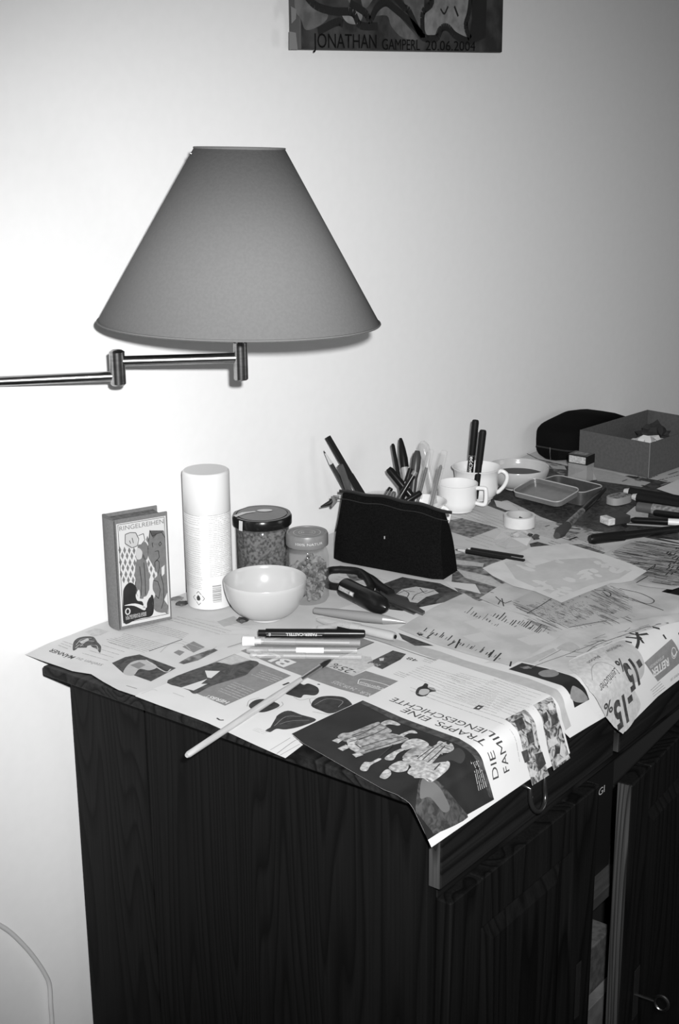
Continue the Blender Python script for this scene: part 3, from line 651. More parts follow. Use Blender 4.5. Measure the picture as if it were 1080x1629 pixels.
for k in range(520):
    u, v = rnd.random(), rnd.random(); x = 812+u*160+v*30; y = 962-u*25+v*42
    if y > 1004 or x > 1010: continue
    L_ = rnd.uniform(14, 40); g.stroke([(x, y), (x+L_*.9, y+L_*.40+rnd.uniform(-2, 2))], .0006*rnd.uniform(.5, 1.5)) if x+L_*.9 < 1010 and y+L_*.36 < 1006-(x-905)*.08 else None
w = pr('ink_strokes', I_char, 2)
for st in ([(838, 983), (860, 970), (878, 958)], [(788, 955), (796, 962), (803, 966)], [(796, 961), (792, 968)], [(798, 958), (801, 971)], [(803, 966), (814, 962)], [(904, 1005), (930, 1000), (965, 994)], [(990, 954), (1005, 958), (1030, 967), (1040, 961), (1020, 950), (1000, 945), (985, 942)], [(1005, 960), (1040, 972), (1055, 978)], [(958, 947), (968, 955), (971, 950), (960, 944)], [(780, 948), (785, 949)], [(958, 938), (945, 944), (965, 946)]): w.stroke(st, .0014)
pr.done()
pR = sheet('hatched_drawing', 'drawing of close horizontal hatching at the right behind the pale sheet', 'drawing',
   [(955, 888), (985, 872), (1017, 858), (1080, 870), (1140, 885), (1140, 930), (1085, 938), (1069, 943), (1030, 938), (999, 932)], M_draw, FL, .0046)
pr = Prints(pR, FL, .0046); g = pr('hatching', I_char, 2); rnd = random.Random(5)
pr('hatching_wash', mat('hatch_wash', .38, .8, .1, c2=.3, scale=30)).poly([(975, 885), (1015, 866), (1080, 876), (1120, 886), (1120, 925), (1070, 936), (1005, 926), (1012, 905)])
for k in range(420):
    x = rnd.uniform(968, 1115); y = rnd.uniform(865, 935)
    if y < 887-(x-960)*.45 or y < 862+(x-1017)*.15 or (x < 1030 and y > 892+(x-968)*.6): continue
    L_ = rnd.uniform(16, 48); g.stroke([(x, y), (x+L_, y+L_*.17+rnd.uniform(-1, 1))], .0010*rnd.uniform(.5, 1.4))
for k in range(60):
    x = rnd.uniform(1058, 1100); y = 905+rnd.uniform(-20, 20)-(x-1058)*.5; g.stroke([(x, y), (x+rnd.uniform(2, 6), y-rnd.uniform(1, 5))], .002)
for st in ([(1010, 925), (1025, 915), (1040, 905)], [(1000, 905), (1020, 900), (1030, 902)], [(1012, 932), (1030, 922)], [(1030, 912), (1040, 908), (1042, 902)]): g.stroke(st, .0018)
pr.done()
pP = sheet('patterned_sheet', 'pale sheet with white brushed leaf pattern lying topmost among the drawings', 'paper',
   [(767, 909), (782, 902), (802, 895), (832, 891), (844, 874), (878, 883), (902, 868), (930, 877), (960, 886), (1000, 900), (1029, 913), (1006, 928), (985, 932), (971, 932), (930, 948), (893, 964), (851, 945), (816, 936), (784, 921)], M_tissue, Drape(lift=.004), .0042)
S_t = Drape(lift=.004); pr = Prints(pP, S_t, .0042); rnd = random.Random(8)
pr('pattern_ground', mat('pattern_grey', .48, .8, .1, c2=.52, scale=60)).poly([(802, 900), (835, 893), (850, 905), (885, 895), (945, 892), (1005, 912), (985, 925), (940, 935), (890, 955), (850, 938), (820, 925)])
g = pr('leaf_pattern', M_white, 2)
g.rnd_ = True
for k in range(44):
    t_ = rnd.random(); cx, cy = rnd.choice(((835, 906), (862, 936), (893, 946), (905, 930), (940, 918), (955, 902), (985, 908), (880, 900), (925, 925))); cx += rnd.uniform(-14, 14); cy += rnd.uniform(-6, 6)
    a_ = rnd.choice((.35, .45, -.5, .3)); L_ = rnd.uniform(5, 13); w_ = rnd.uniform(1.5, 3.2); c1, s1 = math.cos(a_)*L_, math.sin(a_)*L_*.7
    g.poly([(cx-c1, cy-s1), (cx-c1*.2, cy-s1*.2-w_), (cx+c1*.6, cy+s1*.5-w_*.7), (cx+c1, cy+s1), (cx+c1*.3, cy+s1*.3+w_), (cx-c1*.5, cy-s1*.5+w_*.8)])
pr.done()
# flyer E
pE = sheet('shop_flyer', 'shop flyer with large minus 15 percent marks hanging over the right front edge', 'flyer',
   [(906, 1072), (905, 1058), (918, 1050), (945, 1038), (985, 1024), (1030, 1008), (1110, 985), (1180, 985), (1180, 1010), (1130, 1040), (1080, 1077), (1040, 1108), (1010, 1137), (992, 1155), (984, 1167), (970, 1156), (957, 1140), (933, 1102), (919, 1082)], M_white, FE, .0052)
pr = Prints(pE, FE, .0052)
pr('flyer_print', I_pale).poly([(906, 1072), (906, 1059), (925, 1050), (985, 1025), (1005, 1032), (1018, 1055), (1016, 1075), (1000, 1090), (1012, 1120), (1000, 1148), (984, 1165), (970, 1155), (957, 1139), (933, 1101), (919, 1081)])
pr('flyer_print', I_lt, 2).poly([(985, 1026), (998, 1030), (1012, 1040), (1019, 1060), (1014, 1078), (1000, 1086), (985, 1076), (962, 1045)])
t = pr('flyer_lettering', I_photo, 3)
t.text('-15', (1007, 1045), (984, 1066), .030, bold=.04, big=True); t.text('%', (983, 1052), (973, 1059), .013, bold=.02, big=True)
t.text('-15', (996, 1096), (967, 1122), .034, bold=.04, big=True); t.text('%', (965, 1112), (953, 1122), .015, bold=.02, big=True)
t.text('Leintücher', (973, 1066), (946, 1095), .0085, bold=0, big=True)
t.text('Handtücher', (984, 1031), (962, 1042), .006); t.text('Aktion', (950, 1049), (932, 1061), .006)
for st in ([(938, 1087), (939, 1070), (950, 1060), (968, 1063), (980, 1075)],): pr('flyer_rule', I_type, 3).stroke(st, .0008)
pr('flyer_logo_panel', I_mid, 2).poly([(1019, 1056), (1062, 1019), (1080, 1050), (1040, 1084)])
pr('flyer_logo_lettering', I_white, 3).text('REITER', (1056, 1046), (1030, 1066), .0105, bold=.03, big=True)
pr('flyer_logo_lettering', I_white, 3).text('BETTEN & MATRATZEN', (1049, 1043), (1027, 1060), .0032)
lg = FE.hit(1065, 1039); ring = [(lg[0]+.0065*math.cos(a), lg[1]+.0065*math.sin(a)) for a in [k*math.pi/8 for k in range(17)]]
pr('flyer_logo_lettering', I_white, 3).stroke(ring, .001, px=False); pr('flyer_logo_lettering', I_white, 4).stroke([(1061, 1037), (1065, 1044), (1070, 1036)], .002)
pr('flyer_lettering', I_type, 3).text('www.reiter.at', (1086, 1060), (1060, 1080), .005); pr('flyer_lettering', I_type, 3).block([(1052, 1093), (1032, 1108), (1028, 1098), (1044, 1084)], 4, w=.0008, seed=3)
w = pr('flyer_brush_marks', I_char, 3)
for st in ([(1000, 1013), (1012, 1016), (1028, 1014)], [(995, 1020), (1010, 1021), (1018, 1020)], [(994, 1026), (1003, 1028)], [(1012, 1012), (1013, 1025), (1009, 1036)], [(1014, 1018), (1020, 1028)], [(1036, 1004), (1046, 1006)], [(1050, 1014), (1054, 1020)], [(1073, 1010), (1077, 1015)]): w.stroke(st, .0034)
pr.done()
# ------------------------------------------------------------------ lamp on the wall
YL = -.21
AX = wp(381, 511, YL)                            # shade axis
zr = AX.z; rr = 223.5*dep(AX)/FPX; ztop = zat((AX.x, AX.y, 0), 236); rt = 72.5*dep((AX.x, AX.y, ztop))/FPX
lamp = empty('swing_arm_wall_lamp', (AX.x, AX.y, 0), 'conical grey lampshade on a steel swing arm fixed to the wall', 'lamp')
lamp.location = (AX.x, AX.y, zr); L0 = Vector((AX.x, AX.y, zr)); H = ztop-zr
bm = bmesh.new(); lathe_bm([(rr, 0), (rt, H)], 96, bm)
o = finish('lamp_shade', bm, M_shade, lamp, smooth=True, autosmooth=False)
so = o.modifiers.new('thickness', 'SOLIDIFY'); so.thickness = .0012; so.offset = -1
bm = tube_bm([(rr*math.cos(a), rr*math.sin(a), 0) for a in [k*math.pi/48 for k in range(96)]], .0013, 6, closed=True)
finish('bottom_hem', bm, M_shade, lamp, smooth=True)
bm = tube_bm([(rt*math.cos(a), rt*math.sin(a), H) for a in [k*math.pi/24 for k in range(48)]], .0012, 6, closed=True)
finish('top_hem', bm, M_shade, lamp, smooth=True)
for c_ in lamp.children: c_.rotation_mode = 'QUATERNION'; c_.rotation_quaternion = (Matrix.Rotation(R(1.5), 3, Vector((FX.x, FX.y, 0)).normalized()) @ Matrix.Rotation(R(-2.0), 3, RX)).to_quaternion()
# fitting inside the shade: spider ring, socket and bulb
bm = bmesh.new()
for k in range(3):
    a = R(20+120*k); tube_bm([(0, 0, H-.03), (rt*.98*math.cos(a), rt*.98*math.sin(a), H-.004)], .0012, 6, bm)
finish('shade_carrier', bm, M_steel, lamp, smooth=True)
lathe('socket', [(0, .02), (.014, .02), (.016, .03), (.016, .07), (0, .07)], M_steel, lamp, 24)
lathe('bulb', [(.012, .068), (.014, .08), (.026, .105), (.029, .125), (.024, .145), (0, .156)], P_white, lamp, 24)
# joints and arms
zj = [zat(AX, 553)-zr, zat(AX, 604)-zr]; rj = 11.5*mpp(AX)
Jp = AX; J1d = dep(AX)
J1 = CAM + ray(187, 585)*dep(AX); J1z = (zat(J1, 557)-zr, zat(J1, 613)-zr); j1 = Vector((J1.x-AX.x, J1.y-AX.y, 0))
rj1 = 12.5*mpp(J1)
lathe('joint', [(0, zj[1]), (rj-.001, zj[1]), (rj, zj[1]+.001), (rj, zj[0]+.006), (0, zj[0]+.006)], M_steel, lamp, 32)
lathe('stem', [(0, zj[0]), (.006, zj[0]), (.006, .03), (0, .03)], M_steel, lamp, 16)
M1 = Matrix.Translation(j1)
finish('joint', lathe_bm([(0, J1z[1]), (rj1-.002, J1z[1]), (rj1, J1z[1]+.002), (rj1, J1z[0]-.002), (rj1-.003, J1z[0]), (0, J1z[0]+.0005)], 32, M=M1), M_steel, lamp, smooth=True)
za = zat(AX, 569)-zr; finish('arm', tube_bm([(0, 0, za), (j1.x, j1.y, za)], 8.2*mpp(AX), 24), M_steel, lamp, smooth=True)
zb = zat(J1, 598)-zr
dirL = (CAM + ray(-10, 604.5)*(dep(J1)*(598-127)/(604.5-127.)) - J1); dirL.z = 0; dirL.normalize()
tw = (-.012-J1.y)/dirL.y if dirL.y > .02 else .34
tw = .46 if tw > .46 or tw < .2 else tw; Bend = j1+dirL*tw
finish('arm', tube_bm([(j1.x, j1.y, zb), (Bend.x, Bend.y, zb)], 8.0*mpp(J1), 24), M_steel, lamp, smooth=True)
bw = Vector((Bend.x, -AX.y, zb))
finish('wall_bracket', tube_bm([(Bend.x, Bend.y, zb-.035), (Bend.x, Bend.y, zb+.035)], .011, 24), M_steel, lamp, smooth=True)
finish('bracket_arm', tube_bm([(Bend.x, Bend.y, zb), (Bend.x, -AX.y-.004, zb)], .007, 16), M_steel, lamp, smooth=True)
boxo('wall_plate', M_steel, lamp, Bend.x-.03, Bend.x+.03, -AX.y-.010, -AX.y, zb-.06, zb+.06, bevel=.003)
# small maker's sticker on the inside shows as a bump near the lower rim
sP = CAM + ray(333, 528)*(dep(AX)-rr*.93)-L0
a0 = math.atan2(sP.y, sP.x); sl = (rt-rr)/H
class Cone:
    ucuts = vcuts = ()
    def pos(s, u, v, off=0):
        r = rr+sl*v+off; a = a0+u/rr; return Vector((r*math.cos(a), r*math.sin(a), v))
ik = Ink(Cone()); zc = max(.012, sP.z); c = .0
ik.stroke([(.0105*math.cos(t), zc+.004+.0055*math.sin(t)) for t in [k*math.pi/10 for k in range(11)]], .0022, px=False)
ik.stroke([(.0045*math.cos(t), zc+.0045*math.sin(t)) for t in [k*math.pi/8 for k in range(15)]], .0018, px=False)
ik.build('shade_mark', mat('shade_mark_grey', .13, .8), lamp, .0006)

# ------------------------------------------------------------------ painting on the wall
px0, px1, pz = .5395, 1.0575, 1.5595
pic = boxo('painting', mat('painting_edge', .05, .6), None, px0, px1, -.022, -.001, pz, pz+.40, bevel=.002)
tag(pic, 'unframed dark painting with scratched lettering hanging above the lamp', 'painting')
PP = Plane((px0, -.0222, pz), (1, 0, 0), (0, 0, 1))
gr = mat('paint_dark_grey', .06, .45, .5, c2=.022, scale=28, bump=.4); g2 = mat('paint_mid_grey', .15, .45, .5, c2=.09, scale=50, bump=.4); g3 = mat('paint_light_grey', .26, .45, .5, c2=.17, scale=60, bump=.4); g5 = mat('scratch_black', .003, .5, .2); g4 = mat('paint_black', .015, .4, .5, bump=.3)
def pk(name, m, polys, k):
    for q in polys:
        i = Ink(PP); i.rnd_ = name == 'painted_shape'; i.poly(q); i.build(name, m, pic, .0002*k)
gi = Ink(PP); gi.poly([(.001, .001), (px1-px0-.001, .001), (px1-px0-.001, .399), (.001, .399)], px=False); gi.build('canvas_ground', gr, pic, .0002)
pk('painted_shape', g2, [[(470, -60), (483, -10), (520, 20), (512, 38), (487, 48), (478, 30), (468, 10)], [(540, -60), (600, -30), (580, 15), (568, -20), (556, 5), (548, -25)], [(590, 25), (612, 8), (628, 18), (642, 35), (664, 62), (640, 60), (622, 42), (615, 25)], [(630, -40), (672, -20), (670, 40), (660, 35), (648, 20), (640, -5)], [(500, -140), (700, -130), (720, -70), (620, -50), (520, -80)]], 2)
pk('painted_shape', g3, [[(674, 22), (690, 5), (690, -60), (750, -60), (744, 15), (737, 38), (743, 62), (722, 58), (712, 45), (698, 42), (690, 58), (680, 58), (674, 42)], [(543, 22), (552, 12), (568, 16), (576, 26), (568, 38), (552, 36)]], 3)
pk('painted_shape', mat('paint_pale_edge', .2, .5), [[(459, 50), (470, 52), (473, 79), (459, 79)], [(462, 10), (471, 15), (470, 30), (463, 38)]], 3)
bk_ = Ink(PP); bk_.rnd_ = False
for st in ([(476, -20), (500, 8), (530, 18), (560, 20), (572, 40), (600, 42)], [(556, 5), (580, 20), (588, 32), (598, 14), (612, 4), (625, 12), (655, 38), (670, 55)], [(610, -30), (640, 10), (650, 18), (668, 55), (680, 62)], [(672, 60), (672, 20), (686, 2), (690, -60)], [(680, 62), (695, 60), (702, 45), (712, 44), (722, 55), (734, 62), (745, 66)], [(752, -60), (746, 15), (740, 40), (747, 62)], [(505, 50), (535, 35), (545, 38)]): bk_.stroke(st, .011)
bk_.stroke([(700, 14), (706, 22), (712, 10)], .003); bk_.stroke([(722, 10), (728, 26)], .004)
bk_.poly([(748, -60), (775, -60), (772, 60), (745, 72), (750, 30)])
bk_.build('painted_outline', g4, pic, .0009)
il = Ink(PP); il.text('JONATHAN', (497, 76), (598, 77), .020, big=True); il.text('GAMPERL', (607, 79), (667, 80), .016, big=True); il.text('20.06.2004', (676, 80), (755, 81), .015, big=True); il.build('scratched_lettering', g5, pic, .0011)

# ------------------------------------------------------------------ things on the table
def base_e(name, px, py, label, cat, z=None, group=None, rot=0):
    P = tp(px, py); e = empty(name, (P.x, P.y, T+(z or .0024)), label, cat, group); e.rotation_euler = (0, 0, rot); return e, P
def face_angle(P): return math.atan2(CAM.y-P.y, CAM.x-P.x)
# spray can
can, P = base_e('spray_can', 335, 962, 'tall white spray can with fine print and a hazard diamond', 'spray can'); k = mpp(P); r = 36.5*k; Hc = zat(P, 746)-T-.003
r = 36.6*k; zc_ = Hc*.70
lathe('can_body', [(0, 0), (r*.9, 0), (r, .002), (r, zc_), (r*.97, zc_+.002), (0, zc_+.002)], mat('can_white', .62, .35), can, 64)
lathe('cap', [(r*.985, zc_+.0005), (r*1.0, zc_+.0015), (r*1.0, Hc-.004), (r*.985, Hc-.0015), (r*.93, Hc), (0, Hc)], mat('cap_white', .61, .4), can, 64)
cy = Cyl(r, face_angle(P)); ik = Ink(cy)
for z0, z1, n in ((.130, .118, 5), (.113, .104, 4), (.100, .090, 5), (.087, .078, 4), (.075, .066, 4), (.063, .050, 6), (.046, .038, 4), (.035, .030, 3)):
    ik.block([(-r*1.35, z0+.002), (-r*.30, z0), (-r*.30, z1), (-r*1.35, z1+.002)], n, w=.0005, px=False, seed=int(z0*1e4), word=(.003, .008))
ik.block([(r*.02, .131), (r*1.25, .131), (r*1.25, .048), (r*.02, .048)], 34, w=.00055, px=False, seed=3, word=(.003, .009), ragged=.15)
ik.build('fine_print', mat('label_grey', .26, .5), can, .0002)
ik = Ink(cy); d0 = (-r*.52, .0175)
ik.stroke([(d0[0]-.0085, d0[1]), (d0[0], d0[1]+.0095), (d0[0]+.0085, d0[1]), (d0[0], d0[1]-.0095), (d0[0]-.0085, d0[1])], .0007, px=False)
ik.poly([(d0[0]-.0025, d0[1]-.003), (d0[0]-.003, d0[1]+.001), (d0[0]-.0005, d0[1]+.0045), (d0[0]+.0018, d0[1]+.0025), (d0[0]+.0028, d0[1]-.001), (d0[0]+.001, d0[1]-.0035)], px=False)
ik.build('hazard_diamond', I_typed, can, .00025)
ik = Ink(cy); rnd = random.Random(4); z = .0115
while z < .036:
    h = rnd.choice((.0004, .0008, .0012)); u0, u1 = (r*.10, r*.50)
    ik.poly([(u0, z), (u1, z), (u1, z+h), (u0, z+h)], px=False); z += h+rnd.choice((.0005, .0009))
ik.build('barcode', mat('barcode_grey', .14, .5), can, .0002)

# standing little book
bp0, bp1 = tp(174, 1003), tp(222, 1010)
A = tp(189, 1006); B = tp(274, 988); dx = (B-A); wB = dx.length; angB = math.atan2(dx.y, dx.x)
zA = zat(A, 828)-T; book = empty('picture_book', (A.x, A.y, T+.0026), 'small thick picture book standing upright at the left table end', 'book'); book.rotation_euler = (0, 0, angB)
bt = .034; hB = zA-.003; cov = mat('book_cloth_grey', .15, .85, .2, var=.15, scale=400)
pgm = mat('page_block', .15, .9, .1, var=.35, scale=200, stretch=(1, 1, .1))
boxo('front_cover', cov, book, 0, wB, 0, .0028, 0, hB, bevel=.0008)
boxo('back_cover', cov, book, 0, wB, bt-.0028, bt, 0, hB, bevel=.0008)
bm = bmesh.new(); n = 8
pts = [(-.004*math.sin(math.pi*i/n), bt*i/n) for i in range(n+1)]; 
vi = [[bm.verts.new((x, y, z)) for z in (0, hB)] for x, y in pts]+[[bm.verts.new((.003, y, z)) for z in (0, hB)] for y in (bt, 0)]
for i in range(len(vi)): a, b = vi[i], vi[(i+1) % len(vi)]; bm.faces.new((a[0], b[0], b[1], a[1]))
bm.faces.new([v[1] for v in vi]); bm.faces.new([v[0] for v in vi][::-1]); finish('spine', bm, cov, book)
boxo('page_block', pgm, book, .003, wB-.006, .0028, bt-.0028, .003, hB-.004, bevel=0)
BP = Plane((0, -.0002, 0), (1, 0, 0), (0, 0, 1))
def cv(name, m, k, polys=(), strokes=(), w=.0006):
    i = Ink(BP); i.rnd_ = name not in ('cover_picture', 'diamond_pattern')
    for q in polys: i.poly([(u*wB, v*hB) for u, v in q], px=False)
    for q in strokes: i.stroke([(u*wB, v*hB) for u, v in q], w, px=False)
    return i.build(name, m, book, .00012*k)
cw = mat('cover_cream', .47, .6); cg = mat('cover_grey', .13, .6, var=.15, scale=200); cl = mat('cover_light_grey', .38, .6); ck = I_dk
cv('cover_picture', cw, 1, [[(.06, .03), (.965, .03), (.965, .965), (.06, .965)]])
cv('cover_border', ck, 2, strokes=[[(.09, .06), (.935, .06), (.935, .955), (.09, .955), (.09, .06)]], w=.0006)
dia = []
rows = [(.10, .30, .56, .62), (.22, .50, .70, .40), (.55, .80, .82, .40)]
for r_ in range(9):
    for c_ in range(10):
        u = .10+.085*c_+.04*(r_ % 2); v = .84-.055*r_-.01*c_
        if u > .90 or (u < .42 and v > .73) or v < .40: continue
        dia.append([(u-.026, v), (u, v+.034), (u+.026, v), (u, v-.034)])
cv('diamond_pattern', cg, 2, dia)
cv('hooded_figure', ck, 3, [[(.10, .06), (.11, .30), (.14, .38), (.24, .42), (.33, .39), (.37, .34), (.34, .29), (.37, .24), (.46, .22), (.50, .14), (.56, .24), (.66, .26), (.66, .12), (.60, .07), (.45, .07), (.30, .065)]])
cv('child_figure', cg, 3, [[(.35, .42), (.33, .34), (.38, .28), (.44, .25), (.56, .26), (.60, .34), (.60, .50), (.55, .62), (.50, .66), (.42, .64), (.36, .55)], [(.44, .66), (.42, .72), (.47, .77), (.57, .76), (.62, .70), (.60, .62), (.55, .60)]])
cv('child_face', cl, 4, [[(.40, .62), (.38, .68), (.43, .72), (.50, .68), (.48, .62)]])
cv('tall_creature', cg, 3, [[(.62, .74), (.66, .86), (.70, .80), (.72, .78), (.80, .82), (.88, .82), (.93, .77), (.93, .12), (.86, .08), (.72, .10), (.66, .14), (.64, .20), (.70, .26), (.66, .32), (.68, .40), (.76, .44), (.72, .50), (.66, .56), (.61, .62), (.60, .70)]])
cv('creature_gap', cw, 4, [[(.84, .50), (.90, .52), (.89, .44), (.84, .42)], [(.86, .20), (.93, .26), (.93, .14)]])
cv('rising_balloon', cl, 3, [[(.20, .78), (.21, .86), (.30, .87), (.40, .86), (.45, .80), (.42, .74), (.32, .73), (.24, .74)]])
cv('blonde_head', cw, 4, [[(.42, .76), (.46, .85), (.54, .84), (.56, .78), (.50, .75)]])
cv('picture_lines', ck, 5, strokes=[[(.20, .78), (.21, .86), (.30, .87), (.40, .86), (.45, .80), (.42, .74), (.32, .73), (.20, .78)], [(.28, .80), (.30, .77)], [(.33, .82), (.35, .77)], [(.45, .83), (.54, .84), (.56, .78), (.50, .75)], [(.62, .74), (.66, .86), (.70, .80), (.80, .82), (.88, .82), (.93, .77)], [(.73, .66), (.80, .66), (.81, .60), (.75, .57)], [(.70, .70), (.69, .74), (.71, .74)], [(.81, .72), (.84, .74), (.86, .72), (.83, .70), (.81, .72)], [(.76, .44), (.80, .50), (.80, .56), (.76, .58), (.72, .56), (.72, .50)], [(.68, .40), (.76, .38), (.80, .30), (.76, .22), (.70, .26)], [(.82, .44), (.86, .34), (.86, .20), (.80, .12)], [(.44, .55), (.46, .40), (.44, .28)], [(.52, .58), (.53, .42), (.52, .28)], [(.35, .42), (.33, .34), (.38, .28)]], w=.0008)
cv('hands', cw, 5, [[(.46, .17), (.50, .22), (.48, .26), (.54, .27), (.60, .32), (.62, .26), (.58, .24), (.54, .20), (.53, .16)], [(.35, .30), (.40, .34), (.42, .30), (.40, .24), (.36, .25)], [(.12, .22), (.30, .20), (.48, .14), (.50, .17), (.32, .22)]])
ik = Ink(BP); ik.text('RINGELREIHEN', (.11*wB, .900*hB), (.92*wB, .900*hB), .0062, px=False); ik.build('cover_title', mat('title_grey', .14, .6), book, .0006)
ik = Ink(BP); ik.text('LA RÉGENCE-SERIE', (.14*wB, .105*hB), (.52*wB, .105*hB), .0028, px=False); ik.text('DER GUTEN BÜCHER', (.14*wB, .085*hB), (.52*wB, .085*hB), .0028, px=False)
ik.stroke([(.18*wB+.003*math.cos(a), .16*hB+.004*math.sin(a)) for a in [j*math.pi/5 for j in range(11)]], .0016, px=False); ik.build('publisher_mark', cw, book, .0006)

# jars
def jar(px, py, rpx, toppy, label, lidm, hlid, fill, filltop, lidr=1.0, shoulder=.9, neck=.85):
    e, P = base_e('jar', px, py, label, 'jar'); k = mpp(P); r = rpx*k; Ht = zat(P, toppy)-T-.003; hb = Ht-hlid
    lathe('glass_body', [(0, .001), (r*.9, 0), (r, .005), (r, hb*.78), (r*shoulder, hb*.90), (r*neck, hb*.93), (r*neck, hb+.004)], M_glass, e, 48)
    rl = r*lidr
    lathe('lid', [(r*neck*.9, hb), (rl, hb), (rl*1.01, hb+.001), (rl*1.01, Ht-.003), (rl*.97, Ht), (rl*.88, Ht), (rl*.86, Ht-.0012), (rl*.55, Ht-.0012), (0, Ht-.0008)], lidm, e, 48)
    return e, P, r, hb, Ht, rl
dkfill = mat('seed_mass', .15, .8, .3, c2=.01, scale=230, bump=1.0)
M_lid = mat('lid_dark_paint', .09, .3, .5, var=.15, scale=100)
e, P, r, hb, Ht, rl = jar(419, 910, 43.5, 816, 'large preserving jar with dark lid and dark flecked contents', mat('lid_rim_black', .008, .2, .5), .014, 0, 0, lidr=1.07, shoulder=1.0, neck=.96)
lathe('contents', [(0, .003), (r*.93, .003), (r*.955, .008), (r*.955, hb*.93), (r*.7, hb*.97), (0, hb*.95)], dkfill, e, 48)
lathe('lid_disc', [(0, Ht), (r*.9, Ht), (r*.9, Ht+.0003), (0, Ht+.0003)], M_lid, e, 48)
bm = bmesh.new()
for (cu, cv_, ru, rv) in ((.3, .0, .26, .12), (-.72, .35, .2, .08)):
    pass
fa = face_angle(P)
sp = Plane((0, 0, Ht+.0008), (math.cos(fa+math.pi/2), math.sin(fa+math.pi/2), 0), (-math.cos(fa), -math.sin(fa), 0)); ik = Ink(sp)
ik.poly([(.004+.011*math.cos(a), .012+.006*math.sin(a)) for a in [j*math.pi/8 for j in range(16)]], px=False)
ik.poly([(-.040, -.010), (-.036, -.017), (-.022, .000), (-.008, .006), (-.010, .010), (-.028, .005)], px=False)
ik.build('lid_sticker', mat('sticker_white', .6, .6), e, .0)
ik = Ink(Cyl(rl*1.012, fa)); ik.poly([(-.037, Ht-.0155), (-.030, Ht-.0155), (-.029, Ht-.001), (-.036, Ht-.001)], px=False); ik.build('sticker_tail', mat('sticker_white', .6, .6), e, .0003)
# paper label edge on the far left of the jar and glass foot
e, P, r, hb, Ht, rl = jar(490, 955, 34, 845, 'small screw-top jar with grey lid and crumbly contents', mat('lid_grey_paint', .16, .4, .5, var=.1, scale=200), .017, 0, 0, lidr=.97, shoulder=.92, neck=.86)
rnd = random.Random(6); bm = bmesh.new()
for i in range(150):
    rr0 = rnd.uniform(.0028, .0056); q_ = math.sqrt(rnd.random())*(r*.95-rr0); a_ = rnd.uniform(0, 6.283); z_ = .003+rr0+rnd.random()*(hb*.58+.006*math.cos(a_)); s0 = len(bm.verts)
    g_ = bmesh.ops.create_icosphere(bm, subdivisions=1, radius=rr0, matrix=Matrix.Translation((q_*math.cos(a_), q_*math.sin(a_), z_)))
    for v in g_['verts']: v.co += Vector((rnd.uniform(-1, 1), rnd.uniform(-1, 1), rnd.uniform(-1, 1)))*rr0*.3
finish('dried_bits', bm, mat('herb_crumbs', .24, .5, .4, c2=.015, scale=110), e, kind='stuff')
fa = face_angle(P); ik = Ink(Cyl(rl*1.012, fa)); ik.text('100% NATUR', (-.016, hb+.006), (.022, hb+.006), .0035, px=False); ik.build('lid_lettering', I_pale, e, .0004)
sp = Plane((0, 0, Ht-.0012), (math.cos(fa+math.pi/2), math.sin(fa+math.pi/2), 0), (-math.cos(fa), -math.sin(fa), 0)); ik = Ink(sp)
for rr_ in (.011, .018): ik.stroke([(rr_*math.cos(a), rr_*math.sin(a)) for a in [j*math.pi/16 for j in range(33)]], .0009, px=False)
ik.text('BIO', (-.008, -.003), (.008, -.003), .006, px=False); ik.build('lid_print', I_pale, e, .0003)

# bowls
def bowl(name, px, py, rpx, rimpy, label, m, foot=.5, belly=None, x=0):
    e, P = base_e(name, px, py, label, 'bowl'); k = mpp(P); Hh = zat(P, rimpy)-T-.0024; r = rpx*k*(dep((P.x, P.y, T+Hh))/dep(P))
    prof = [(0, .004), (foot*r*.8, .004), (foot*r*.8, 0), (foot*r, 0), (foot*r*1.02, .004)]
    for i in range(1, 15):
        t = i/14; prof.append((r*(foot+(1-foot)*math.sin(t*math.pi/2)**.85), .004+(Hh-.004)*(1-math.cos(t*math.pi/2))**.85))
    prof += [(r*.992, Hh+.0008), (r*.975, Hh)]
    inner = [(r*.97*(foot*.7+(1-foot*.7)*math.sin(t*math.pi/2)**.9), .008+(Hh-.008)*(1-math.cos(t*math.pi/2))**.9) for t in [1-j/14 for j in range(1, 14)]]
    prof += inner+[(0, .008)]
    lathe('bowl_body', prof, m, e, 72, autosmooth=60); return e, P, r, Hh
e, P, r, Hh = bowl('bowl', 423, 984, 66.5, 921, 'small round cream bowl in front of the jars', M_bowl, .40)
e2, P2, r2, Hh2 = bowl('bowl', 823, 778, 49.5, 742, 'shallow glazed bowl holding dark liquid behind the handled cup', M_ceramic2, .42)
lathe('dark_liquid', [(0, Hh2*.60), (r2*.88, Hh2*.60)], mat('dark_water', .02, .3, .15), e2, 48)
e2.children[-1].location.z = .0

